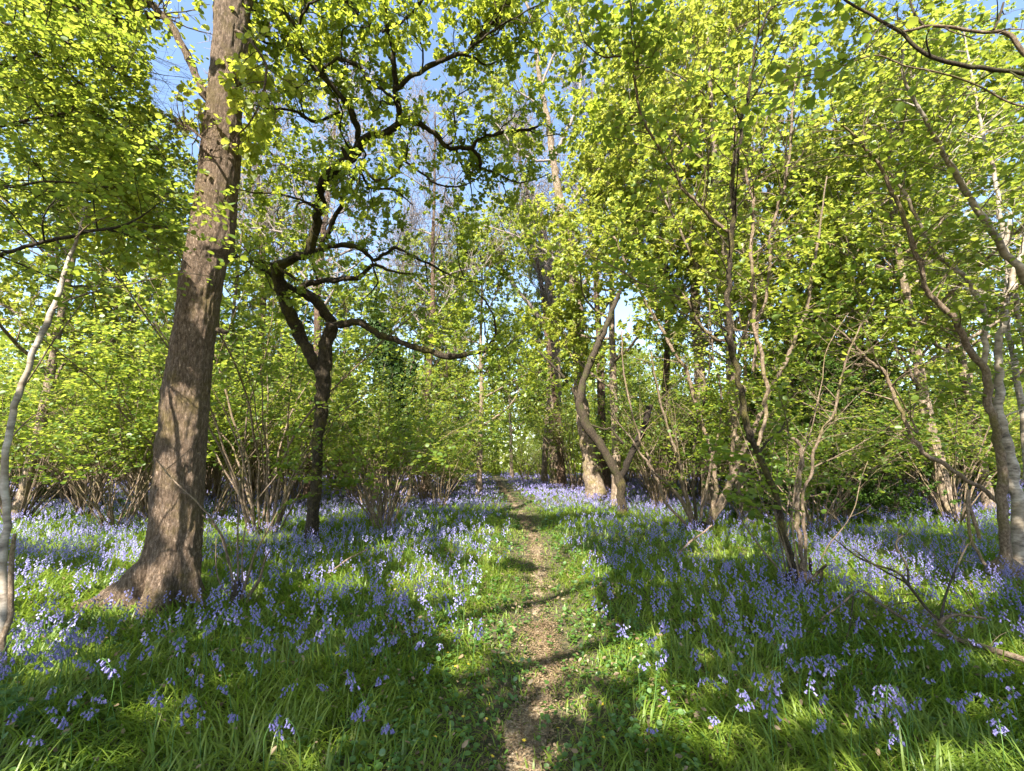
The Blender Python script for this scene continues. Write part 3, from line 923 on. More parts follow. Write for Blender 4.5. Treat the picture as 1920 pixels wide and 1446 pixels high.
def crooked_oak():
    base = base_of(582, 1024); d0 = base[1]
    TRUNKS.append((base[0], base[1], .3))
    t = thing('crooked_oak', 'crooked oak with dark twisting mossy limbs and fresh yellow green leaves', 'tree', base)
    rg = np.random.default_rng(71)
    L = Leaves()
    sc = d0 / 9.2
    def dd(y, o=0): return oakd(y) * sc + o
    def limb(px, n=0, o=0, k=10, Lr=(.35, .9), start=.25, name='branch', knob=.36, leaf=.074, **kw):
        C = trace(px, dfun=lambda y: dd(y, o), sub=7, ws=.40, wob=1.2)
        if 'do' in kw:
            C[:, 1] += np.linspace(0, kw.pop('do'), len(C))
        g = Geo(); tube(g, C, k, knob, 72, .5, 9)
        if n:
            dress(rg, C, g, L, int(n * 1.0), Lr, 'oak', leaf, start=start * .85, ros=8, **kw)
            for _ in range(max(2, n // 3)):
                j = int(rg.uniform(start, .95) * (len(C) - 2)); tt = norm(C[j + 1, :3] - C[j, :3])
                r0 = min(C[j, 3] * .55, .02)
                B = walk(rg, C[j, :3], norm(rg.normal(0, 1, 3) + tt * .8), rg.uniform(.7, 1.7), r0, r0 * .3, 12, .75, .03)
                B = crom(B, 2); tube(g, B, 6, .25, 5, .5, 12)
                dress(rg, B, g, L, 6, (.2, .6), 'oak', leaf, start=.25, ros=8, sub=4, bare=.25)
        return part(name, g, M['oak_bark'], t)
    limb([(578, 1045, 46), (582, 1020, 38), (586, 964, 33), (589, 949, 31), (594, 880, 28), (597, 815, 28), (602, 760, 31), (604, 715, 37), (607, 690, 40), (611, 660, 34), (617, 628, 32), (623, 606, 30)], 0, k=18, name='trunk', knob=.34)
    limb([(605, 705, 26), (598, 690, 30), (587, 676, 29), (563, 632, 28), (540, 575, 31), (526, 540, 33), (522, 520, 30), (527, 500, 27), (545, 487, 24), (568, 480, 24), (580, 468, 26), (591, 426, 25),
          (600, 385, 25), (604, 349, 25), (622, 322, 26), (652, 300, 25), (671, 280, 26), (690, 260, 22), (715, 250, 20), (738, 236, 19), (746, 222, 17), (742, 190, 15), (741, 169, 14), (740, 107, 13), (728, 60, 12), (722, 30, 11), (715, -10, 10), (705, -80, 7)], 10, start=.55)
    limb([(744, 224, 12), (760, 224, 14), (787, 232, 14), (806, 246, 13), (821, 259, 13), (838, 274, 12), (850, 278, 12), (884, 277, 11), (896, 266, 9), (908, 257, 8), (935, 252, 8), (957, 249, 7), (990, 243, 6), (1018, 233, 4)], 14, Lr=(.3, .7))
    limb([(884, 277, 8), (896, 290, 9), (900, 305, 8), (906, 317, 7), (937, 329, 5), (960, 340, 4), (976, 344, 4), (1005, 336, 3), (1034, 324, 2)], 6, k=6, Lr=(.2, .5))
    limb([(676, 268, 16), (671, 242, 16), (657, 203, 15), (632, 169, 14), (603, 140, 14), (580, 112, 13), (565, 97, 13), (556, 75, 12), (555, 53, 11), (545, 36, 10), (535, 20, 9), (528, -5, 9), (515, -60, 6)], 14, start=.35)
    limb([(568, 97, 7), (545, 87, 8), (520, 82, 7), (497, 77, 6), (475, 60, 5), (453, 42, 3)], 9, k=6, Lr=(.25, .6))
    limb([(556, 56, 8), (562, 42, 8), (570, 19, 7), (594, 0, 6), (630, -30, 5)], 8, k=6)
    limb([(741, 172, 13), (768, 150, 13), (797, 131, 13), (836, 114, 12), (874, 97, 12), (895, 80, 10), (908, 68, 9), (928, 40, 7), (947, 5, 5), (960, -40, 4)], 16)
    limb([(878, 96, 7), (915, 68, 6), (952, 39, 5), (1010, 8, 4), (1060, -20, 3)], 8, k=6, o=-.2)
    limb([(605, 141, 8), (608, 126, 9), (627, 114, 9), (650, 115, 9), (671, 123, 9), (682, 138, 8), (690, 150, 8), (715, 169, 8), (738, 188, 7)], 8)
    limb([(590, 478, 14), (608, 455, 14), (627, 411, 13), (640, 385, 12), (647, 368, 12), (660, 338, 12), (669, 315, 10), (690, 348, 7), (715, 353, 6), (739, 357, 5), (775, 385, 3)], 10, o=.5)
    limb([(580, 474, 13), (608, 468, 14), (642, 460, 13), (676, 470, 12), (700, 487, 10), (722, 476, 9), (739, 465, 8), (768, 477, 7), (811, 499, 6), (850, 518, 4), (900, 530, 3)], 8, o=.2, Lr=(.3, .7))
    limb([(600, 562, 18), (575, 548, 17), (567, 540, 16), (580, 532, 15), (594, 530, 14), (632, 523, 13), (671, 520, 12), (700, 499, 9), (735, 508, 6), (790, 515, 4)], 5, o=.6)
    limb([(625, 606, 26), (612, 590, 27), (597, 570, 25), (579, 556, 23), (556, 543, 18), (527, 530, 12), (497, 508, 9), (448, 479, 6), (425, 470, 4)], 3, o=.25)
    limb([(622, 612, 20), (642, 607, 18), (664, 607, 17), (686, 612, 17), (715, 629, 17), (749, 644, 16), (775, 653, 16), (802, 661, 15), (836, 672, 15), (860, 671, 14), (884, 668, 13), (905, 668, 9), (918, 662, 8), (925, 649, 7), (929, 630, 5.5), (928, 615, 5),
          (922, 595, 4), (913, 581, 4), (890, 556, 3.5), (874, 537, 3), (866, 510, 2.5), (865, 490, 2)], 5, start=.5, Lr=(.25, .6), do=-.6)
    limb([(921, 655, 5), (935, 654, 5), (947, 651, 4), (966, 634, 3), (990, 622, 2)], 3, k=6, Lr=(.15, .4), o=-.4)
    limb([(652, 302, 9), (640, 280, 8), (660, 330, 7), (680, 318, 7), (705, 340, 6), (740, 330, 6), (757, 300, 5), (768, 262, 4), (772, 236, 3)], 5, o=-.2, Lr=(.2, .5))
    limb([(757, 302, 5), (790, 325, 5), (820, 345, 5), (860, 350, 4), (895, 335, 3)], 5, k=6, o=-.2, Lr=(.2, .5))
    limb([(600, 395, 8), (570, 380, 7), (545, 368, 6), (500, 362, 5), (450, 358, 3)], 9, k=6, o=-.3, Lr=(.3, .7))
    limb([(560, 530, 8), (520, 500, 8), (480, 490, 6), (448, 482, 5), (400, 488, 3)], 2, k=6, o=-.2)
    limb([(640, 210, 8), (590, 225, 8), (560, 212, 7), (520, 205, 5), (470, 195, 4)], 11, k=6, o=.1, Lr=(.3, .7))
    limb([(720, 60, 8), (770, 30, 7), (800, -10, 6), (850, -60, 4)], 9, k=6, o=-.1)
    limb([(790, 135, 6), (792, 90, 5), (770, 55, 4), (760, 10, 3)], 6, k=6, o=-.2, Lr=(.2, .5))
    limb([(740, 120, 8), (700, 60, 8), (660, 20, 8), (620, -20, 6)], 10, k=6, o=.4)
    limb([(604, 345, 10), (570, 330, 8), (530, 310, 7), (500, 280, 5), (460, 250, 4)], 10, k=6, o=.7, Lr=(.3, .7))
    part('crown', L.geo('oak', seed=73), M['oak_leaf'], t)
    print('oak leaves', L.count())

def left_birch():
    base = base_of(4, 1290)
    d = base[1]
    t = thing('birch_sapling', 'slender pale birch sapling at the left edge, curving right at its top', 'tree', base)
    rg = np.random.default_rng(81); L = Leaves()
    C = trace([(2, 1300, 22, d), (4, 1168, 17, d), (10, 1038, 15, d + .05), (15, 940, 14, d + .1), (13, 823, 13, d + .15), (29, 765, 13, d + .2), (42, 712, 12, d + .25), (65, 654, 12, d + .3), (94, 589, 12, d + .4), (117, 530, 10, d + .5), (133, 472, 7, d + .6), (146, 445, 5, d + .6), (160, 380, 3, d + .7)], sub=6)
    g = Geo(); tube(g, C, 12, .12, 82, .5, 8); part('trunk', g, M['birch_bark'], t)
    for px, n in (([(100, 580, 5), (125, 563, 4), (156, 553, 4), (208, 540, 3), (286, 524, 3), (340, 512, 2), (400, 520, 2)], 6), ([(36, 735, 4), (70, 690, 3), (100, 640, 3), (160, 560, 2)], 4),
                  ([(140, 450, 3), (170, 420, 3), (220, 400, 2)], 5), ([(16, 830, 4), (50, 790, 3), (80, 770, 2)], 2)):
        B = trace(px, d + .4, sub=5); g = Geo(); tube(g, B, 6); dress(rg, B, g, L, n, (.2, .5), 'hazel', .06, sub=3)
        part('branch', g, M['hazel_bark'], t)
    C = trace([(2, 1340, 22, d), (5, 1246, 15, d), (15, 1168, 12, d), (26, 1051, 10, d), (30, 1000, 7, d)], sub=6)
    g = Geo(); tube(g, C, 9, .2, 83); part('dead_stem', g, M['pole_bark'], t)
    part('crown', L.geo('hazel', seed=84, keep=flecks), M['hazel_leaf'], t)

def left_canopy():
    """hazel leaning in from beyond the left edge; its boughs fill the upper left"""
    base = np.array([-5.6, 3.6, 0]); base[2] = gz(base[0], base[1])[0]
    t = thing('leaning_hazel', 'leafy hazel whose boughs reach in from the left above the birch sapling', 'tree', base)
    rg = np.random.default_rng(91); L = Leaves()
    g = Geo(); C = crom(np.array([[*base, .12], [base[0] + .1, base[1], 1.5, .1], [base[0] - .1, base[1] + .2, 3.2, .08], [base[0] - .3, base[1] + .3, 5.4, .012]]), 6); tube(g, C, 10, .15, 92)
    part('trunk', g, M['hazel_bark'], t)
    P = [([(-80, 500, 10), (0, 477, 9), (60, 458, 8), (117, 443, 8), (173, 433, 7), (217, 427, 6), (263, 407, 4), (300, 380, 2)], 4.2, 14),
         ([(-80, 100, 9), (7, 143, 8), (40, 163, 7), (83, 213, 6), (130, 250, 4), (190, 290, 3), (260, 320, 2)], 5.6, 26),
         ([(-60, 250, 8), (30, 230, 7), (110, 215, 6), (200, 210, 5), (260, 245, 4), (300, 285, 3), (325, 315, 2)], 5.2, 26),
         ([(-60, 20, 8), (30, 50, 7), (110, 70, 6), (190, 120, 5), (250, 150, 3)], 4.6, 26),
         ([(-60, 340, 7), (20, 350, 6), (100, 340, 5), (190, 350, 4), (270, 350, 3), (330, 370, 2)], 5.0, 24),
         ([(-60, -60, 8), (40, -10, 7), (130, 10, 6), (220, 70, 4), (270, 110, 2)], 5.0, 26),
         ([(-60, 420, 7), (20, 400, 6), (90, 390, 5), (170, 380, 4), (250, 400, 2)], 6.0, 20),
         ([(-60, 180, 7), (20, 110, 6), (90, 110, 5), (170, 170, 4), (230, 190, 2)], 4.9, 22)]
    for px, d, n in P:
        B = trace(px, d, sub=5); g = Geo(); tube(g, B, 7, .1, 93)
        dress(rg, B, g, L, int(n * 1.25), (.35, .95), 'hazel', .054, start=.05, sub=8, subL=(.2, .5), up=.0, gap=.036)
        part('branch', g, M['dark_bark'], t)
    def keep(p):
        x, y, f = project(p)
        gap = (((x - 318) / 42) ** 2 + ((y - 150) / 62) ** 2 < 1)
        return ~gap & flecks(p)
    part('crown', L.geo('hazel', keep=keep, seed=94), M['hazel_leaf'], t)
    print('left canopy leaves', L.count())

def hazel_traced(label, bx, by, stems, seed, leafn=14, cat='hazel', name='hazel_stool', bark='hazel_bark', leaf=.085, group=None, Lr=(.35, 1.0), root=True):
    base = base_of(bx, by)
    TRUNKS.append((base[0], base[1], .22))
    t = thing(name, label, cat, base, group)
    rg = np.random.default_rng(seed); L = Leaves()
    for st in stems:
        px, dd = st['px'], st.get('d', base[1])
        d1 = st.get('d1', dd)
        ys = [q[1] for q in px]
        C = trace(px, dfun=lambda y: dd + (d1 - dd) * np.clip((ys[0] - y) / max(ys[0] - ys[-1], 1), 0, 1), sub=6, ws=.40, wob=1.1)
        g = Geo(); tube(g, C, 9, .16, seed, .5, 10)
        n = st.get('n', leafn)
        if n: dress(rg, C, g, L, int(n * 1.7), st.get('Lr', Lr), 'hazel', leaf, start=st.get('start', .4) * .85, sub=st.get('sub', 6))
        part('stem' if not st.get('branch') else 'branch', g, M[st.get('bark', bark)], t)
    if root:
        for q in range(11):      # young rods round the stool
            a = rg.uniform(0, 6.28); rr = rg.uniform(.06, .22)
            b = base + np.array([cos(a) * rr, sin(a) * rr, -.03])
            C = crom(walk(rg, b, norm([cos(a) * rg.uniform(.05, .45), sin(a) * rg.uniform(.05, .45), 1]), rg.uniform(1.6, 3.8), rg.uniform(.008, .015), .004, 12, .2, .0), 2)
            g = Geo(); tube(g, C, 6, .1, q); dress(rg, C, g, L, 5, (.25, .7), 'hazel', leaf, start=.45, sub=4)
            part('stem', g, M['pole_bark' if q % 2 else 'hazel_bark'], t)
        # gnarled stool with cut stubs
        g = Geo()
        C = np.array([[base[0], base[1], base[2] - .08, .26], [base[0], base[1], base[2] + .05, .22], [base[0], base[1], base[2] + .16, .16], [base[0], base[1], base[2] + .24, .05]])
        tube(g, crom(C, 4), 18, .7, seed + 1, .5, 7)
        s = part('stool_base', g, M['oak_bark'], t)
        for q in range(4):
            a = rg.uniform(0, 6.28); rr = rg.uniform(.1, .2)
            b = base + np.array([cos(a) * rr, sin(a) * rr, 0])
            g = Geo(); tube(g, walk(rg, b, norm([cos(a) * .4, sin(a) * .4, 1]), rg.uniform(.25, .5), .025, .018, 4, .2), 7, .2, q)
            part('cut_stub', g, M['dark_bark'], s)
    if L.count():
        part('foliage', L.geo('hazel', seed=seed + 2, keep=gaps), M['hazel_leaf'], t)
    print(name, L.count())
    return t

def right_hazels():
    hazel_traced('tall hazel stool with mossy leaning stems and broken low stub, right of the path', 1498, 1098, [
        dict(px=[(1490, 1100, 22), (1487, 1073, 18), (1477, 1021, 16), (1461, 961, 16), (1445, 909, 15), (1421, 841, 15), (1407, 815, 17), (1395, 770, 14), (1389, 740, 14), (1381, 708, 14), (1377, 680, 14), (1367, 632, 14), (1365, 560, 13), (1366, 520, 12), (1368, 467, 12),
                 (1370, 437, 13), (1377, 400, 12), (1373, 317, 11), (1387, 267, 9), (1397, 200, 8), (1408, 143, 7), (1422, 67, 6), (1450, 7, 5), (1470, -60, 3)], d1=5.4, n=26, start=.5, bark='oak_bark'),
        dict(px=[(1369, 440, 9), (1350, 422, 9), (1330, 407, 9), (1307, 383, 8), (1280, 353, 8), (1260, 313, 7), (1223, 260, 7), (1200, 200, 7), (1192, 147, 6), (1197, 117, 6), (1187, 50, 5), (1180, -10, 4)], d=5.8, d1=5.0, n=16, start=.25, branch=1, bark='hazel_bark'),
        dict(px=[(1366, 640, 8), (1350, 638, 8), (1332, 628, 8), (1308, 600, 7), (1292, 568, 7), (1268, 557, 5), (1200, 530, 4), (1150, 500, 3), (1080, 470, 2)], d=6, d1=5.6, n=12, start=.2, branch=1),
        dict(px=[(1195, 118, 5), (1180, 112, 5), (1160, 106, 5), (1125, 103, 4), (1095, 75, 3), (1080, 30, 2)], d=5.2, d1=4.9, n=7, branch=1, start=.1, Lr=(.2, .5)),
        dict(px=[(1502, 1085, 14), (1501, 1041, 11), (1493, 961, 11), (1499, 901, 10), (1506, 857, 9), (1498, 832, 9), (1477, 817, 8)], n=2, start=.7),
        dict(px=[(1508, 1085, 10), (1509, 1041, 8), (1506, 930, 7), (1521, 889, 7), (1529, 837, 7), (1548, 800, 6), (1565, 777, 6), (1575, 720, 5), (1600, 640, 4), (1640, 560, 3)], n=14),
        dict(px=[(1420, 838, 9), (1432, 790, 9), (1437, 742, 9), (1430, 665, 9), (1417, 615, 8), (1412, 549, 9), (1407, 482, 8), (1413, 400, 8), (1408, 360, 7), (1397, 317, 6), (1377, 233, 5), (1385, 120, 3)], d=6.3, d1=6.6, n=18, bark='pole_bark', branch=1),
        dict(px=[(1412, 700, 6), (1423, 605, 7), (1437, 549, 7), (1443, 482, 7), (1447, 433, 6), (1470, 350, 6), (1480, 283, 6), (1487, 200, 5), (1500, 90, 3)], d=6.4, d1=7, n=18, branch=1),
        dict(px=[(1425, 850, 6), (1440, 830, 5), (1466, 805, 4), (1473, 780, 3)], d=6.1, n=0, branch=1, bark='dark_bark'),
    ], 101, group=None)
    hazel_traced('wide hazel stool with many fanning pale stems behind the tall mossy one', 1318, 1000, [
        dict(px=[(1326, 1000, 18), (1328, 985, 17), (1352, 941, 16), (1377, 889, 15), (1399, 833, 13), (1425, 780, 10), (1443, 729, 9), (1477, 672, 9), (1493, 625, 8), (1513, 582, 8), (1520, 525, 7), (1535, 440, 5), (1550, 330, 3)], n=22, bark='hazel_bark'),
        dict(px=[(1330, 985, 14), (1340, 940, 11), (1344, 909, 10), (1332, 841, 10), (1316, 793, 10), (1296, 720, 10), (1284, 688, 9), (1260, 656, 8), (1236, 608, 8), (1212, 568, 7), (1180, 510, 6), (1150, 440, 4)], n=20, bark='pole_bark'),
        dict(px=[(1298, 998, 13), (1290, 960, 11), (1260, 917, 9), (1225, 883, 7), (1200, 850, 5), (1180, 820, 4), (1140, 770, 3)], n=3),
        dict(px=[(1300, 995, 10), (1285, 930, 8), (1272, 860, 7), (1250, 800, 6), (1235, 740, 5), (1220, 660, 4)], n=7),
        dict(px=[(1305, 995, 9), (1300, 900, 7), (1302, 830, 6), (1318, 770, 5), (1330, 700, 4), (1328, 600, 3)], n=12, bark='dark_bark'),
        dict(px=[(1322, 990, 12), (1365, 930, 10), (1372, 860, 9), (1376, 810, 9), (1390, 760, 8), (1398, 700, 7), (1400, 620, 5), (1430, 520, 4)], n=16, bark='pole_bark'),
        dict(px=[(1312, 990, 8), (1330, 880, 6), (1352, 780, 5), (1350, 720, 5), (1335, 650, 4), (1330, 560, 3)], n=10),
        dict(px=[(1290, 990, 8), (1250, 940, 7), (1215, 860, 6), (1190, 790, 5), (1170, 700, 4), (1165, 620, 3)], n=5, bark='pole_bark'),
    ], 111)
    hazel_traced('long hazel stem arching left from the right birch clump', 1872, 1000, [
        dict(px=[(1885, 965, 10), (1850, 925, 10), (1794, 886, 10), (1753, 860, 11), (1726, 842, 10), (1704, 806, 9), (1681, 756, 9), (1659, 702, 9), (1632, 680, 8), (1603, 648, 6), (1570, 620, 4), (1530, 590, 3)], d=6.6, d1=6.4, n=12, start=.4, bark='pole_bark'),
        dict(px=[(1700, 792, 5), (1720, 810, 5), (1690, 750, 4), (1650, 690, 3)], d=6.5, n=3, branch=1),
        dict(px=[(1838, 1010, 8), (1820, 960, 8), (1812, 920, 7), (1820, 1000, 7), (1850, 1060, 8)], d=6.0, n=0, branch=1, bark='pole_bark'),
    ], 121, root=False)

def right_birch():
    base = base_of(1896, 1092); d = base[1]
    TRUNKS.append((base[0], base[1], .3))
    t = thing('birch_clump', 'pale barked birch clump of several stems at the right edge', 'tree', base)
    rg = np.random.default_rng(131); L = Leaves()
    def st(px, n, dd=d, d1=None, bark='birch_bark', name='trunk', k=12, start=.5, leaf=.065, Lr=(.35, .9), sub=5):
        d1 = dd if d1 is None else d1
        ys = [q[1] for q in px]
        C = trace(px, dfun=lambda y: dd + (d1 - dd) * np.clip((ys[0] - y) / (ys[0] - ys[-1] + 1e-6), 0, 1), sub=6, ws=.38 if bark == 'oak_bark' else .43)
        g = Geo(); tube(g, C, k, .14, 132, .5, 9)
        if n: dress(rg, C, g, L, int(n * 1.6), Lr, 'hazel', leaf * 1.2, start=start * .9, sub=sub + 1)
        part(name, g, M[bark], t)
    st([(1912, 1100, 36), (1910, 1039, 27), (1904, 927, 24), (1893, 860, 22), (1881, 792, 19), (1875, 752, 17), (1872, 690, 15), (1880, 600, 13), (1900, 520, 11), (1930, 420, 9)], 12)
    st([(1884, 1095, 30), (1885, 1062, 22), (1881, 949, 20), (1878, 860, 18), (1868, 810, 17), (1857, 779, 16), (1848, 702, 16), (1825, 662, 15), (1807, 630, 14), (1785, 599, 13), (1740, 545, 11), (1726, 500, 10), (1717, 477, 10), (1690, 400, 9), (1653, 317, 7), (1600, 253, 5), (1560, 220, 3)], 24, d1=5.6, bark='hazel_bark')
    st([(1843, 690, 12), (1848, 608, 11), (1830, 554, 10), (1807, 518, 9), (1785, 500, 8), (1747, 467, 8), (1713, 393, 7), (1693, 360, 6), (1650, 300, 4)], 16, d1=6.0, name='branch', start=.3, bark='birch_bark')
    st([(1846, 604, 7), (1870, 578, 7), (1893, 554, 8), (1925, 518, 8)], 6, name='branch', start=.2, bark='hazel_bark')
    st([(1940, 540, 17), (1915, 510, 16), (1890, 477, 15), (1827, 383, 13), (1793, 327, 12), (1767, 283, 10), (1740, 233, 8), (1697, 150, 6), (1693, 90, 4)], 26, dd=6.0, d1=5.4, name='branch', start=.25)
    st([(1935, 700, 10), (1905, 560, 10), (1880, 440, 9), (1865, 330, 8), (1840, 240, 6), (1820, 130, 4), (1800, 20, 3)], 24, dd=6.6, d1=6.6, name='branch', start=.3, bark='birch_bark')
    st([(1930, 900, 14), (1918, 800, 13), (1905, 700, 12), (1890, 610, 10), (1886, 520, 8), (1895, 400, 6)], 12, dd=6.9, bark='birch_bark')
    # exposed roots / stool
    g = Geo(); tube(g, crom(np.array([[base[0] + .02, base[1], -.1, .36], [base[0], base[1], .08, .28], [base[0], base[1], .2, .2], [base[0], base[1], .3, .1]]), 4), 20, .6, 133, .5, 6)
    part('stool_base', g, M['pole_bark'], t)
    part('crown', L.geo('hazel', seed=134, keep=gaps), M['hazel_leaf'], t)

def near_bough():
    """dark bough overhead, upper right, from a tree beyond the right edge"""
    base = np.array([4.6, 2.6, 0]); base[2] = gz(*base[:2])[0]
    t = thing('overhanging_hazel', 'hazel just outside the frame with dark bough and large hanging leaves overhead right', 'tree', base)
    rg = np.random.default_rng(141); L = Leaves()
    e, _ = at(1990, 150, 2.9)
    g = Geo(); tube(g, crom(np.array([[*base, .10], [4.5, 2.6, 1.4, .085], [4.2, 2.75, 2.9, .06], [*e, .02]]), 6), 10, .15, 142)
    part('trunk', g, M['hazel_bark'], t)
    for px, d, n, bark in (([(1990, 150, 10), (1920, 137, 9), (1847, 130, 9), (1780, 117, 9), (1730, 97, 8), (1697, 67, 8), (1663, 47, 7), (1630, 23, 6), (1580, -5, 5), (1540, -40, 4)], 2.9, 12, 'dark_bark'),
                     ([(1683, 60, 6), (1730, 52, 6), (1780, 52, 7), (1847, 60, 7), (1893, 66, 9), (1925, 105, 10), (1990, 180, 12)], 3.1, 5, 'hazel_bark'),
                     ([(1730, 50, 5), (1718, 34, 5), (1710, 20, 4), (1702, -10, 3)], 3.1, 4, 'dark_bark'),
                     ([(1863, 56, 5), (1875, 30, 5), (1882, 5, 4)], 3.1, 3, 'dark_bark'),
                     ([(1990, 215, 4), (1920, 200, 4), (1880, 187, 4), (1827, 160, 4), (1763, 137, 4), (1697, 123, 3), (1640, 103, 3), (1563, 130, 3), (1447, 157, 2), (1370, 190, 2)], 3.2, 20, 'hazel_bark'),
                     ([(1655, 45, 3), (1635, 70, 3), (1622, 100, 2), (1618, 92, 2)], 2.8, 4, 'dark_bark')):
        B = trace(px, d, sub=5); g = Geo(); tube(g, B, 7, .12, 143)
        dress(rg, B, g, L, n, (.12, .4), 'hazel', .075, start=.1, sub=3, subL=(.08, .2), up=-.25, gap=.06)
        part('branch', g, M[bark], t)
    part('crown', L.geo('hazel', seed=144, keep=gaps), M['hazel_leaf'], t)
    # two sprays hanging in from the left bough
def middle_trees():
    rg = np.random.default_rng(151)
    # forked leaning tree
    base = base_of(1168, 966); d = base[1]
    TRUNKS.append((base[0], base[1], .3))
    t = thing('forked_tree', 'forked mossy tree shaped like a Y with one broken dark limb', 'tree', base); L = Leaves()
    def seg(px, name, bark, n=0, dd=d, k=10, style='hazel', **kw):
        C = trace(px, dd, sub=6, ws=.5); g = Geo(); tube(g, C, k, .25, 152, .5, 6)
        if n: dress(rg, C, g, L, n, (.5, 1.3), style, .09, **kw)
        part(name, g, M[bark], t)
    seg([(1170, 975, 30), (1168, 960, 24), (1165, 935, 18), (1163, 905, 19), (1160, 893, 17)], 'trunk', 'oak_bark')
    seg([(1162, 910, 16), (1146, 870, 18), (1118, 826, 18), (1097, 791, 18), (1087, 760, 17), (1090, 732, 15), (1097, 705, 14), (1115, 660, 13), (1132, 622, 12), (1149, 580, 10), (1163, 539, 6), (1175, 480, 4)], 'limb', 'dark_bark', 14, start=.5)
    seg([(1087, 752, 7), (1066, 718, 6), (1042, 691, 4), (1010, 660, 3)], 'limb', 'dark_bark', 7)
    seg([(1163, 903, 14), (1173, 877, 14), (1194, 832, 14), (1208, 798, 13), (1218, 758, 12)], 'limb', 'black_bark')
    seg([(1105, 797, 4), (1135, 805, 4), (1146, 805, 4), (1170, 832, 5)], 'dead_branch', 'dark_bark')
    part('crown', L.geo('hazel', seed=153), M['hazel_leaf'], t)
    # two big trunks behind it
    for (lab, bx, by, rows, forks, seed) in (
        ('tall thick trunked tree right behind the forked tree, forking high against the sky', 1118, 935,
         [(1122, 942, 52), (1118, 929, 42), (1110, 880, 32), (1104, 843, 29), (1094, 790, 25), (1087, 722, 22), (1085, 653, 21), (1082, 566, 21), (1070, 500, 19), (1060, 440, 17), (1048, 370, 15), (1040, 317, 13), (1032, 260, 12), (1028, 233, 10), (1018, 180, 9), (1008, 120, 8), (1003, 60, 6), (985, 0, 4)],
         [[(1042, 290, 9), (1060, 250, 8), (1075, 220, 7), (1088, 160, 6), (1095, 100, 4), (1120, 40, 3)], [(1036, 300, 6), (1000, 300, 5), (960, 270, 4), (930, 230, 3)], [(1024, 215, 7), (1000, 190, 5), (960, 165, 4), (900, 130, 3)], [(1015, 160, 6), (1035, 110, 5), (1060, 50, 4), (1080, -20, 3)],
          [(1085, 560, 8), (1120, 480, 7), (1160, 420, 5), (1220, 360, 3)], [(1075, 520, 7), (1020, 470, 6), (960, 440, 4), (900, 420, 3)], [(1055, 400, 6), (1110, 330, 5), (1170, 280, 3)]], 161),
        ('pale trunked tree with leafy base standing left behind the forked tree', 1046, 915,
         [(1050, 920, 40), (1046, 905, 30), (1042, 850, 26), (1040, 791, 24), (1041, 760, 22), (1039, 722, 27), (1039, 674, 24), (1036, 600, 20), (1030, 520, 16), (1020, 440, 12), (1010, 380, 8)],
         [[(1032, 722, 10), (1005, 712, 8), (985, 712, 7), (965, 735, 5)], [(1038, 640, 12), (1000, 580, 10), (975, 550, 9), (940, 500, 6), (900, 460, 4)], [(1036, 590, 10), (1060, 520, 7), (1075, 440, 5)], [(1026, 500, 9), (990, 430, 7), (960, 380, 4)]], 171)):
        b = base_of(bx, by); dd = b[1]
        TRUNKS.append((b[0], b[1], .6))
        t = thing('tall_tree', lab, 'tree', b); L = Leaves(); rg = np.random.default_rng(seed)
        C = trace(rows, dd, sub=8, ws=.54); g = Geo(); tube(g, C, 22, .22, seed, .5, 3.5)
        part('trunk', g, M['far_bark'], t)
        for px in forks:
            C = trace(px, dd, sub=6); g = Geo(); tube(g, C, 8, .15, seed)
            dress(rg, C, g, L, 16, (1.0, 2.8), 'oak', .16, start=.25, sub=8, subL=(.3, .9), ros=10)
            part('limb', g, M['ash_bark'], t)
        if seed == 171:     # bushy shoots round the foot
            for q in range(160):
                a = rg.uniform(0, 6.28); h = rg.uniform(.1, 3.2); r = .42
                p = b + np.array([cos(a) * r, sin(a) * r, h])
                rosette(rg, L, p + np.array([cos(a), sin(a), 0]) * rg.uniform(0, .25), np.array([cos(a), sin(a), .4]), .11, 5)
        part('crown', L.geo('simple', seed=seed + 1), M['canopy_leaf'], t)
    # ivy clad tree
    b = base_of(744, 955); dd = b[1]
    TRUNKS.append((b[0], b[1], .3))
    t = thing('ivy_clad_tree', 'slim tree smothered in dark ivy standing behind the crooked oak', 'tree', b); rg = np.random.default_rng(181)
    C = trace([(746, 960, 14), (744, 900, 12), (742, 800, 11), (735, 720, 11), (722, 660, 9), (705, 600, 6), (700, 540, 4)], dd, sub=8); g = Geo(); tube(g, C, 9, .2, 182); tk1 = part('trunk', g, M['dark_bark'], t)
    C2 = trace([(750, 958, 10), (772, 905, 9), (762, 820, 8), (765, 740, 8), (772, 690, 6), (780, 640, 4)], dd, sub=8); g = Geo(); tube(g, C2, 8, .2, 183); tk2 = part('trunk', g, M['hazel_bark'], t)
    for nm, CC, n, cen, rad, tk in (('ivy', C, 6500, .62, .62, tk1), ('ivy', C2, 1500, .6, .32, tk2)):
        L = Leaves()
        s = np.clip(rg.normal(cen, .17, n), .12, .98) * (len(CC) - 1); j = s.astype(int)
        p = CC[np.minimum(j, len(CC) - 1), :3]
        prof = np.exp(-((s / (len(CC) - 1) - cen) / .2) ** 2) * rad + .10
        d = norm(rg.normal(0, 1, (n, 3)))
        cl = noise(p * 2 + d, 7)
        p = p + d * (prof * (.45 + .8 * cl) * rg.uniform(.55, 1.05, n))[:, None]
        L.add(p, norm(d * .4 + np.array([0, 0, -.8]) + rg.normal(0, .4, (n, 3))), norm(d + np.array([0, 0, .5])), rg.uniform(.06, .11, n))
        part(nm, L.geo('ivy', seed=184), M['ivy_leaf'], tk)

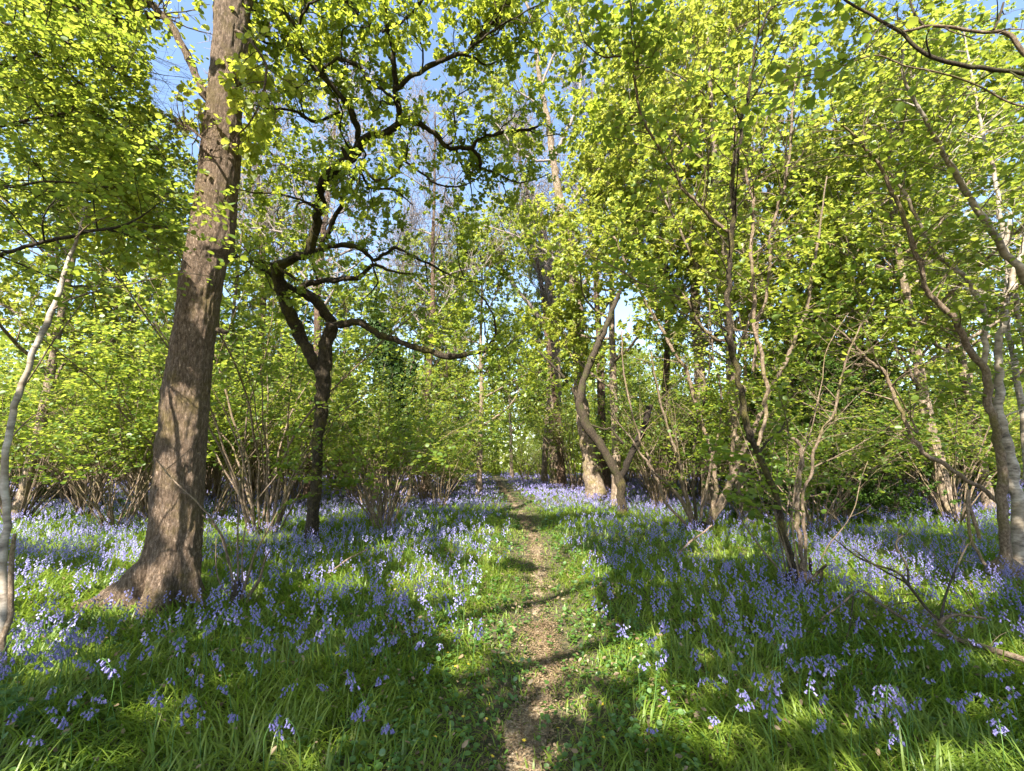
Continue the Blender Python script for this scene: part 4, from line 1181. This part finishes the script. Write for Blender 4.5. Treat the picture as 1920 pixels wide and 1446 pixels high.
# ================================================================== REPEATED TREES
def hazel_proto(seed, nst, Hh, spread, sides=9, leaf=.075, bark='hazel_bark', sub=5, thin=1.0):
    rg = np.random.default_rng(seed)
    t = thing('hazel_bush', 'hazel', 'hazel', (0, 0, 0)); L = Leaves()
    for i in range(nst):
        a = i * 2 * pi / nst + rg.normal(0, .35)
        lean = rg.uniform(.08, .55) * spread
        p = np.array([cos(a) * rg.uniform(.05, .28), sin(a) * rg.uniform(.05, .28), -.05])
        ln = Hh * rg.uniform(.55, 1.1)
        r0 = rg.uniform(.013, .028) * thin
        C = walk(rg, p, norm([cos(a) * lean, sin(a) * lean, 1]), ln, r0, r0 * .25, 12, .17, 0, np.array([cos(a), sin(a), -.25]) * .05 * spread)
        C = crom(C, 2)
        g = Geo(); tube(g, C, 6, .12, seed + i)
        dress(rg, C, g, L, int(sides * rg.uniform(.7, 1.2)), (.4, 1.25), 'hazel', leaf, start=.46, sub=sub, subL=(.18, .5), gap=.062, k=3)
        part('stem', g, M['pole_bark' if rg.random() < .8 else bark], t)
    part('foliage', L.geo('hazel', seed=seed + 5), M['hazel_leaf'], t)
    print('hazel proto', L.count())
    return t

def canopy_proto(seed, Hh, r0, leaf, bare=False, mat='canopy_leaf', bark='far_bark', low=.3, nl=15, reach=4.2):
    rg = np.random.default_rng(seed)
    t = thing('woodland_tree', 'tree', 'tree', (0, 0, 0)); L = Leaves()
    C = walk(rg, np.array([0, 0, -.15]), np.array([0, 0, 1.]), Hh, r0, r0 * .15, 16, .06, .05)
    C[0, 3] *= 1.35
    C = crom(C, 3); g = Geo(); tube(g, C, 14, .2, seed, .5, 3); part('trunk', g, M['rust_bark' if bare else bark], t)
    for i in range(nl):
        s = low + (1 - low) * (i + rg.random()) / nl
        q = C[min(int(s * (len(C) - 1)), len(C) - 1)]
        a = i * 2.4 + rg.normal(0, .3)
        ln = reach * (1.25 - s * .8) * rg.uniform(.45, 1.5)
        B = walk(rg, q[:3], norm([cos(a), sin(a), rg.uniform(.25, .9)]), ln, max(q[3] * .5, .025), .012, 9, .28, .04)
        g = Geo(); tube(g, B, 6, .1, seed + i)
        if bare:
            for h in range(9):
                qq = B[int(2 + h * .75)]
                D = walk(rg, qq[:3], norm(rg.normal(0, 1, 3) * np.array([1, 1, .4]) + np.array([0, 0, .8])), rg.uniform(.8, 2.0), max(qq[3] * .5, .012), .009, 6, .25, .06)
                tube(g, D, 4)
                for m in range(6):
                    q3 = D[1 + m % 6]
                    E = walk(rg, q3[:3], norm(rg.normal(0, 1, 3) + np.array([0, 0, .9])), rg.uniform(.4, 1.0), .010, .007, 4, .2, .05); tube(g, E, 3)
                    for _ in range(2):
                        E2 = walk(rg, E[2, :3], norm(rg.normal(0, 1, 3) + np.array([0, 0, .8])), rg.uniform(.3, .7), .007, .006, 3, .2, .05); tube(g, E2, 3)
        else:
            dress(rg, B, g, L, 14, (.7, 1.9), 'oak', leaf, start=.2, sub=8, subL=(.25, .85), ros=10, k=3)
        part('branch', g, M[bark], t)
    if not bare:
        part('crown', L.geo('simple', seed=seed + 3), M[mat], t)
    print('canopy proto', L.count())
    return t

def holly_proto(seed, Hh, Wd):
    rg = np.random.default_rng(seed)
    t = thing('holly_tree', 'holly', 'tree', (0, 0, 0)); L = Leaves()
    C = crom(walk(rg, np.array([0, 0, -.1]), np.array([0, 0, 1.]), Hh, .07, .01, 10, .08, .05), 2); g = Geo(); tube(g, C, 8, .15, seed); part('trunk', g, M['dark_bark'], t)
    g = Geo()
    for i in range(34):
        s = .06 + .92 * (i + rg.random()) / 34
        q = C[int(s * (len(C) - 1))]; a = i * 2.4
        ln = Wd * (1.05 - s) ** .6 * rg.uniform(.7, 1.15)
        B = walk(rg, q[:3], norm([cos(a), sin(a), rg.uniform(-.1, .5)]), ln, .018, .005, 6, .2, .0)
        tube(g, B, 5)
        dress(rg, B, g, L, 6, (.25, .7), 'oak', .07, start=.15, sub=4, subL=(.1, .35), ros=9, k=3)
    part('branch', g, M['dark_bark'], t)
    part('crown', L.geo('ivy', seed=seed + 1), M['holly_leaf'], t)
    print('holly', L.count())
    return t

PLACED = []
def put(proto, x, y, s, rz, label, group, first, cat=None):
    o = proto if first else copy_tree(proto)
    o.location = (x, y, gz(x, y)[0]); o.rotation_euler = (0, 0, rz); o.scale = (s, s, s * random.uniform(.92, 1.1))
    o['label'] = label; o['group'] = group
    PLACED.append((x, y))
    TRUNKS.append((x, y, .2 * s))
    return o

def repeats():
    rg = np.random.default_rng(201)
    # ---------------- hazels
    P = [hazel_proto(301, 21, 4.8, 1.0, leaf=.09), hazel_proto(302, 24, 5.4, .62, leaf=.08, sides=9, sub=4), hazel_proto(303, 18, 4.2, 1.2, leaf=.095), hazel_proto(304, 28, 5.8, .8, leaf=.09), hazel_proto(305, 20, 4.8, .8, leaf=.08, sides=8, sub=4), hazel_proto(306, 24, 6.6, .9, leaf=.09)]
    used = set()
    def hz(x, y, s, rz, label, group='hazel bushes of the undergrowth', k=None):
        k = int(rg.integers(0, 6)) if k is None else k
        put(P[k], x, y, s, rz, label, group, k not in used); used.add(k)
    # the ones seen at known places in the photograph
    for px, py, k, s, lab in (
        (218, 995, 0, .95, 'dark stemmed hazel bush left of the great trunk with forked bare foot'),
        (500, 958, 1, .95, 'hazel bush with tawny clustered stems between great trunk and crooked oak'),
        (130, 950, 3, 1.0, 'dense hazel bush by the dead wood at the far left'),
        (385, 945, 3, .9, 'hazel bush with thin upright stems just right of the great trunk'),
        (710, 985, 4, .8, 'low spreading hazel bush left of the ivy clad tree'),
        (800, 945, 0, .8, 'hazel bush with dark slanting stems right of the ivy clad tree'),
        (850, 925, 2, .75, 'hazel bush leaning over the left side of the path'),
        (985, 905, 4, .9, 'low hazel bush with sprays reaching over the path by the pale trunk'),
        (1400, 945, 3, .95, 'upright hazel bush behind the tall mossy stool'),
        (1500, 965, 5, .8, 'hazel bush in front of the dark hollies'),
        (1745, 950, 0, 1.0, 'hazel stool with brown shaggy foot left of the right birch clump'),
        (1640, 925, 3, 1.0, 'hazel bush among the hollies right of the tall stool'),
        (1860, 930, 1, 1.0, 'hazel bush behind the right birch clump'),
        (300, 930, 5, .9, 'tall hazel bush hidden behind the great trunk'),
        (640, 930, 2, 1.0, 'hazel bush behind the crooked oak trunk'),
        (30, 985, 5, .85, 'tall hazel bush behind the birch sapling'),
        (160, 975, 1, .8, 'fanning hazel bush between birch sapling and the forked dark hazel'),
        (275, 962, 4, .9, 'fanning hazel bush half hidden by the left side of the great trunk'),
        (450, 962, 4, .85, 'low fanning hazel bush close right of the great trunk'),
        (560, 948, 1, .75, 'fanning hazel bush touching the left of the crooked oak trunk'),
        (690, 955, 1, .8, 'fanning hazel bush between crooked oak and ivy clad tree'),
        (825, 950, 4, .8, 'fanning hazel bush right of the ivy clad tree over the bluebells'),
        (1235, 955, 1, .8, 'fanning hazel bush just right of the forked tree'),
        (1420, 975, 1, .8, 'fanning hazel bush between the wide and the mossy hazel stools'),
        (1570, 985, 4, .8, 'low fanning hazel bush at the foot of the hollies'),
        (1680, 965, 1, .85, 'fanning hazel bush under the arching hazel stem'),
        (1790, 985, 4, .85, 'low fanning hazel bush left of the right birch clump')):
        g = gnd(px, py)
        hz(g[0], g[1], s, rg.uniform(0, 6.28), lab, k=k)
    # filler thicket
    tries = 0; n = 0
    while n < 150 and tries < 6000:
        tries += 1
        u = rg.random(); y = math.sqrt(10 ** 2 + (44 ** 2 - 10 ** 2) * u ** 1.15)
        x = rg.uniform(-1.15, 1.15) * (y + 1)
        clearance = 1.5 + .03 * y
        if abs(x - path_x(y)) < clearance: continue
        if y < 15 and rg.random() < .5: continue
        if y < 25 and 1000 < 960 + 880 * x / y < 1215: continue
        if any((x - a) ** 2 + (y - b) ** 2 < (1.35 + .015 * y) ** 2 for a, b in PLACED): continue
        if any((x - a) ** 2 + (y - b) ** 2 < 1.0 for a, b, r in TRUNKS): continue
        n += 1
        px = 960 + 880 * x / y
        zone = ('in the thicket at the far left beyond the birch sapling' if px < 250 else 'in the thicket behind the great trunk' if px < 520 else 'in the thicket behind the crooked oak' if px < 720 else
                'by the ivy clad tree left of the path' if px < 900 else 'crowding the right side of the path end' if px < 1150 else 'in the thicket behind the forked tree' if px < 1330 else
                'in the thicket behind the tall hazel stool' if px < 1560 else 'in the thicket among the dark hollies' if px < 1750 else 'in the thicket behind the right birch clump')
        dist = 'near' if y < 18 else 'distant' if y > 30 else 'mid-distance'
        sz = rg.uniform(.8, 1.25)
        hz(x, y, sz, rg.uniform(0, 6.28), f"{dist} {'tall' if sz > 1.02 else 'low'} many-stemmed hazel bush {zone}")
    # ---------------- hollies : dark evergreens
    Hp = [holly_proto(401, 4.6, 1.6), holly_proto(402, 6.0, 1.5)]
    for i, (px, d, s, lab) in enumerate(((1565, 12.3, .95, 'dark evergreen holly behind the tall hazel stool'), (1660, 12.8, .9, 'bushy dark holly left of the right birch clump'), (1425, 13, 1.0, 'slim dark holly deep behind the mossy hazel stool'),
                                         (1545, 17, 1.25, 'tall dark holly rising behind the nearer holly'), (1790, 17, 1.0, 'dark holly in the thicket right of the others'), (90, 17, .8, 'dark holly low in the far left thicket'))):
        x = (px - 960) / 880 * d * 1.0
        put(Hp[i % 2], x, d, s, rg.uniform(0, 6), lab, 'dark hollies', i < 2)
    # ---------------- tall canopy trees
    T = [canopy_proto(501, 15, .2, .16, nl=15), canopy_proto(502, 17, .24, .16, low=.3, nl=16), canopy_proto(503, 12.5, .15, .125, low=.25, reach=4.0, nl=15), canopy_proto(504, 14, .17, .125, mat='hazel_leaf', low=.18, reach=4.2, nl=15)]
    B = [canopy_proto(511, 18, .22, .1, bare=True, bark='ash_bark', low=.4, nl=18), canopy_proto(512, 16, .17, .1, bare=True, bark='ash_bark', low=.45, nl=16, reach=3)]
    first = set()
    def tree(pr, key, px, d, s, lab, group):
        x = (px - 960) / 880 * d
        put(pr, x, d, s, rg.uniform(0, 6.28), lab, group, key not in first); first.add(key)
    for px, d, k, s, lab in (
        (1150, 17, 0, .95, 'yellow green leafy tree behind the forked tree, its crown under open sky'),
        (1320, 16, 1, 1.0, 'tall leafy tree behind the wide hazel stool'),
        (1480, 16, 2, 1.05, 'slender leafy tree between hazel stool and hollies'),
        (1640, 21, 0, 1.0, 'leafy tree rising behind the dark hollies'),
        (1830, 15, 3, 1.0, 'green leafy tree behind the right birch clump'),
        (2050, 18, 1, 1.0, 'tall leafy tree at the far right beyond the birch clump'),
        (900, 22, 3, .95, 'green leafy tree closing the gap over the path'),
        (800, 27, 0, .95, 'leafy tree behind the ivy clad tree'),
        (640, 22, 2, .9, 'slender leafy tree behind the crooked oak crown'),
        (500, 26, 1, .75, 'leafy tree seen between great trunk and crooked oak'),
        (200, 15, 3, .95, 'green leafy tree behind the upper left boughs'),
        (60, 12, 2, .95, 'slender leafy tree at the far left behind the sapling'),
        (260, 24, 0, .8, 'leafy tree low behind the great trunk'),
        (1020, 32, 1, .95, 'leafy tree deep beside the end of the path'),
        (960, 44, 0, 1.0, 'far leafy tree straight above the path end'),
        (1385, 12.5, 2, 1.2, 'slender leafy tree close behind the wide hazel stool'),
        (1620, 15, 3, .95, 'leafy tree standing close among the hollies'),
        (1760, 12, 2, 1.1, 'slender leafy tree close behind the arching hazel stem'),
        
        (420, 19, 2, 1.0, 'slender leafy tree directly behind the great trunk')):
        tree(T[k], 'T%d' % k, px, d, s, lab, 'leafy woodland trees')
    for px, d, k, s, lab in ((1130, 24, 0, 1.2, 'pale leafless tree with fine twigs against the blue sky'), (700, 30, 1, 1.1, 'pale leafless tree behind the crooked oak'), (590, 17, 0, .95, 'pale bare tree rising behind the left of the crooked oak crown'),
                             (860, 34, 0, 1.1, 'pale leafless tree far left of the path end'), (1760, 24, 1, 1.2, 'pale leafless tree behind the birch branches'), (1420, 28, 0, 1.1, 'pale leafless tree behind the tall hazel stems'), (1052, 27, 1, 1.5, 'slender pale leafless tree in the blue gap over the path'),
                             (480, 20, 1, 1.1, 'pale leafless tree between the great trunk and the oak crown'), (800, 21, 0, .95, 'pale leafless tree behind the right limbs of the crooked oak'), (1230, 20, 1, 1.15, 'slender pale leafless tree above the wide hazel stool')):
        tree(B[k], 'B%d' % k, px, d, s, lab, 'leafless pale trees')
    # far filler trees
    n = 0
    while n < 34:
        y = rg.uniform(30, 62); x = rg.uniform(-1.2, 1.2) * y
        if abs(x - path_x(y)) < 2.5 or any((x - a) ** 2 + (y - b) ** 2 < 9 for a, b in PLACED): continue
        n += 1; k = int(rg.integers(0, 4)); px = 960 + 880 * x / y
        zone = 'far behind the great trunk' if px < 520 else 'far behind the crooked oak' if px < 800 else 'near the far end of the path' if px < 1080 else 'far behind the forked tree' if px < 1350 else 'far behind the tall hazel stool and hollies'
        put(T[k], x, y, rg.uniform(.8, 1.05), rg.uniform(0, 6), f'distant leafy woodland tree {zone}', 'distant woodland trees', False)

def distant_wood():
    rg = np.random.default_rng(601)
    n = 150000
    a = rg.uniform(-1.25, 1.25, n); d = rg.uniform(48, 95, n)
    x = np.sin(a) * d; y = np.cos(a) * d
    top = 9 + 6 * noise2(x, y, .12, 61) + 3 * noise2(x, y, .4, 62)
    z = rg.random(n) ** 1.5 * top
    cl = noise(np.stack([x, y, z], 1) * .45, 63)
    k = (cl > .38) & ((np.abs(x - path_x(y)) > 2.0) | (z > 1.6) | (y > 58))
    p = np.stack([x, y, z], 1)[k]; m = len(p)
    L = Leaves(); L.add(p, norm(rg.normal(0, 1, (m, 3))), norm(rg.normal(0, 1, (m, 3)) + np.array([0, 0, .8])), 1.0)
    L.s = [rg.uniform(.3, .75, m)]
    g = L.geo('simple', seed=3)
    for i in range(160):
        aa = rg.uniform(-1.25, 1.25); dd = rg.uniform(54, 80)
        q = np.array([sin(aa) * dd, cos(aa) * dd, -.2])
        C = walk(rg, q, np.array([0, 0, 1.]), rg.uniform(7, 12), .16, .05, 5, .08, .05); tube(g, C, 6)
    solo('distant_wood', g, M['canopy_leaf'], kind='stuff', label='far wall of spring woodland closing the view', cat='wood')

# ================================================================== unseen canopy added behind the camera to dapple the foreground
def added_shade_tree():
    rg = np.random.default_rng(701)
    base = np.array([-6.5, -7.0, 0]); base[2] = gz(base[0], base[1])[0]
    t = thing('added_shade_oak', 'unseen leafy oak added behind the viewpoint to dapple the foreground', 'tree', base)
    g = Geo(); C = crom(np.array([[*base, .42], [base[0], base[1], 2, .34], [base[0] + .3, base[1] + .3, 5, .3], [base[0] + .8, base[1] + 1, 8, .18], [base[0] + 1, base[1] + 1.5, 11, .06]]), 6)
    tube(g, C, 18, .15, 702, .5, 3); part('trunk', g, M['big_bark'], t)
    for i in range(9):
        g = Geo(); e = np.array([rg.uniform(-12, 4), rg.uniform(-7, 2.5), rg.uniform(6.2, 8.2)])
        q = C[int(rg.uniform(.5, .95) * (len(C) - 1))]
        tube(g, crom(np.array([[*q[:3], .12], [*((q[:3] + e) / 2 + np.array([0, 0, .6])), .07], [*e, .02]]), 6), 8, .15, i); part('branch', g, M['oak_bark'], t)
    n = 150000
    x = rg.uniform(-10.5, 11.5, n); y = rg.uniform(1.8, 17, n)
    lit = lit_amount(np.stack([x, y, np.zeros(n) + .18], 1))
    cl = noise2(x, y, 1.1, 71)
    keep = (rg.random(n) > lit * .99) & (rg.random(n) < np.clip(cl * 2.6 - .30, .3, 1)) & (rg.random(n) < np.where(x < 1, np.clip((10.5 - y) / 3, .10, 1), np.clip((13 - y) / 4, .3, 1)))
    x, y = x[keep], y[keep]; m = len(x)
    # extra leaves added to cast dapples on the great trunk
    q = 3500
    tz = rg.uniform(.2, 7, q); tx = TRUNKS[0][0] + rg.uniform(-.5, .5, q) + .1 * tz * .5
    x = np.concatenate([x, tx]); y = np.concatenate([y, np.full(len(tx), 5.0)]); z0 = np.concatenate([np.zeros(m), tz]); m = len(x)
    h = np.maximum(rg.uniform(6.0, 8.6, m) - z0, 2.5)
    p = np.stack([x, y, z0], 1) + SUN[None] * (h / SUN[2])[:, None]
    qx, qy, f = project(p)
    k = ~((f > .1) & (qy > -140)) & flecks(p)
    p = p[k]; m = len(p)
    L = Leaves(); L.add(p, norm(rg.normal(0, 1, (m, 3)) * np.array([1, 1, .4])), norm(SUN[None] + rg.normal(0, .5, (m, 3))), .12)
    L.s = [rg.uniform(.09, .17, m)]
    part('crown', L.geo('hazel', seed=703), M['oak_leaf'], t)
    print('shade leaves', m)

def dead_wood():
    rg = np.random.default_rng(801)
    # fallen branch with twigs on the right
    b = gnd(1813, 1204); b[2] = gz(b[0], b[1])[0]
    t = thing('fallen_branch', 'bare twiggy fallen branch lying in the shaded bluebells at right', 'branch', b)
    def stick(px, k=6, name='twig', mat='hazel_bark'):
        rows = []
        for x, y, w, h in px:
            g = gnd(x, y)
            if h is None:
                p = g
            else:
                # height h above the ground along the same sight line
                u, a, bb = ray(x, y); tt = (h - CAMZ) / bb; p = np.array([u * tt, a * tt, h])
            rows.append([*p, w * .3 * np.linalg.norm(p) / F])
        C = crom(np.array(rows), 5); g = Geo(); tube(g, C, k, .15, 3)
        for i in range(11):
            q = C[int(rg.uniform(.25, 1) * (len(C) - 1))]
            T = walk(rg, q[:3], norm(rg.normal(0, 1, 3) + np.array([0, 0, .5])), rg.uniform(.12, .5), .0035, .0015, 6, .35); tube(g, T, 3)
            T = walk(rg, T[3, :3], norm(rg.normal(0, 1, 3) + np.array([0, 0, .4])), rg.uniform(.08, .2), .002, .001, 4, .3); tube(g, T, 3)
        part(name, g, M[mat], t)
    stick([(1990, 1270, 16, .1), (1920, 1238, 15, .12), (1880, 1225, 14, .12), (1813, 1204, 11, .12), (1767, 1192, 9, .15), (1713, 1170, 8, .17), (1657, 1137, 7, .22), (1613, 1108, 6, .26), (1575, 1135, 5, .2), (1540, 1160, 4, .1)], 8, 'branch', 'hazel_bark')
    stick([(1795, 1200, 12, .15), (1770, 1180, 11, .2), (1763, 1167, 10, .24), (1790, 1153, 6, .3), (1850, 1160, 5, .3)], 7)
    stick([(1763, 1167, 8, .24), (1740, 1144, 7, .3), (1703, 1097, 7, .4), (1680, 1072, 6, .45), (1613, 1047, 5, .5), (1553, 1001, 3, .6)], 6, mat='dark_bark')
    stick([(1703, 1097, 6, .4), (1700, 1060, 5, .5), (1680, 1020, 4, .6), (1700, 1000, 3, .65)], 5, mat='dark_bark')
    stick([(1703, 1095, 5, .4), (1640, 1060, 4, .45), (1600, 1030, 3, .5)], 5, mat='dark_bark')
    stick([(1763, 1165, 6, .25), (1775, 1110, 5, .4), (1800, 1050, 4, .6), (1815, 1020, 3, .7)], 5, mat='dark_bark')
    stick([(1600, 1120, 4, .25), (1592, 1180, 3, .15), (1580, 1220, 3, .05)], 5, mat='dark_bark')
    # sprouting stump by the great trunk
    b = ground_at(440, 1140)
    t2 = thing('sprouting_stump', 'small dark stump with bare upright shoots beside the great trunk', 'stump', b)
    g = Geo(); tube(g, crom(np.array([[*b, .07], [b[0], b[1], .14, .055], [b[0] + .01, b[1], .28, .04]]), 5), 10, .3, 5); part('stump', g, M['dark_bark'], t2)
    for px in ([(437, 1140, 10), (437, 1097, 8), (430, 1057, 6), (412, 1000, 4), (380, 966, 3)], [(445, 1130, 8), (446, 1060, 5), (447, 980, 4), (450, 900, 3)], [(450, 1130, 9), (470, 1060, 6), (488, 1020, 4), (520, 960, 3)], [(465, 1125, 9), (485, 1085, 7), (497, 1050, 5), (508, 1030, 3)],
               [(440, 1130, 6), (408, 1080, 3), (405, 1010, 2)], [(455, 1120, 6), (455, 1040, 4), (470, 960, 3), (520, 890, 2)]):
        C = trace(px, b[1], sub=5); g = Geo(); tube(g, C, 6, .2, 6)
        for i in range(4):
            q = C[int(rg.uniform(.4, 1) * (len(C) - 1))]
            tube(g, walk(rg, q[:3], norm(rg.normal(0, 1, 3) + np.array([0, 0, .6])), rg.uniform(.1, .4), .003, .0015, 5, .25), 3)
        part('shoot', g, M['hazel_bark'], t2)
    # rotting log and stacked poles, far left
    for i, (x0, y0, x1, y1, w, lab, mat) in enumerate(((-60, 935, 140, 930, 20, 'dark rotting log lying low behind the birch sapling', 'dark_bark'), (90, 918, 190, 925, 14, 'short reddish broken log end by the rotting log', 'far_bark'),
                                                       (20, 880, 120, 920, 9, 'thin grey pole slanting down onto the rotting log', 'pole_bark'),
                                                       (1560, 905, 1680, 935, 14, 'dark fallen stem lying among bluebells before the hollies', 'dark_bark'), (1255, 1055, 1335, 985, 5, 'pale stick leaning on the foot of the wide hazel stool', 'pole_bark'),
                                                       (615, 1075, 690, 1030, 5, 'thin pale twig standing out of the bluebells by the crooked oak', 'pole_bark'))):
        dd = 17.5 if x1 < 300 else 11.0
        if x0 == 1560: dd = 17.0
        if x0 == 1255: dd = gnd(1290, 1045)[1]
        if x0 == 615: dd = gnd(615, 1090)[1]
        C = trace([(x0, y0, w), ((x0 + x1) / 2, (y0 + y1) / 2 - 3, w * .95), (x1, y1, w * .8)], dd, sub=8); g = Geo(); tube(g, C, 12 if w > 12 else 6, .3, 9 + i, .5, 4)
        if w < 12 and x0 != 615:
            for _ in range(3):
                q = C[int(rg.uniform(.3, 1) * (len(C) - 1))]
                tube(g, walk(rg, q[:3], norm(rg.normal(0, 1, 3)), rg.uniform(.15, .4), .006, .003, 4, .25), 4)
        solo('fallen_log' if w > 12 else 'fallen_stick', g, M[mat], C[0, :3], label=lab, cat='log' if w > 12 else 'stick')

big_trunk(); crooked_oak(); left_birch(); left_canopy(); right_hazels(); right_birch(); near_bough(); middle_trees()
repeats(); distant_wood(); added_shade_tree(); dead_wood()
build_grass(); build_bluebells(); build_small_flowers()

# ================================================================== LIGHT, SKY, CAMERA
w = bpy.data.worlds.new("World"); SC.world = w; w.use_nodes = True
nt = w.node_tree
for n in list(nt.nodes): nt.nodes.remove(n)
out = nt.nodes.new('ShaderNodeOutputWorld'); bg = nt.nodes.new('ShaderNodeBackground'); sk = nt.nodes.new('ShaderNodeTexSky')
sk.sky_type = 'NISHITA'; sk.sun_disc = False; sk.sun_elevation = SUN_EL; sk.sun_rotation = SUN_AZ
sk.air_density = 1.0; sk.dust_density = .8; sk.ozone_density = .8
bg.inputs['Strength'].default_value = .105
nt.links.new(sk.outputs[0], bg.inputs['Color']); nt.links.new(bg.outputs[0], out.inputs['Surface'])

sl = bpy.data.lights.new('sun', 'SUN'); so = bpy.data.objects.new('sun', sl); COL.objects.link(so)
sl.energy = 5.0; sl.angle = R(.53); sl.color = (1, .93, .80)
from mathutils import Vector
so.rotation_euler = Vector(-SUN).to_track_quat('-Z', 'Y').to_euler(); so.location = (0, 0, 30)

cam = bpy.data.cameras.new('camera'); co = bpy.data.objects.new('camera', cam); COL.objects.link(co)
cam.sensor_width = 36; cam.sensor_fit = 'HORIZONTAL'; cam.lens = F / W * 36
co.location = (0, 0, CAMZ); co.rotation_euler = (pi / 2 + PITCH, 0, 0)
cam.clip_start = .05; cam.clip_end = 800
SC.camera = co
SC.view_settings.view_transform = 'Standard'; SC.view_settings.look = 'None'; SC.view_settings.gamma = 1; SC.view_settings.exposure = 2.12
cy = SC.cycles
cy.max_bounces = 7; cy.diffuse_bounces = 6; cy.glossy_bounces = 2; cy.transmission_bounces = 4; cy.transparent_max_bounces = 4
cy.caustics_reflective = False; cy.caustics_refractive = False
cy.use_denoising = True
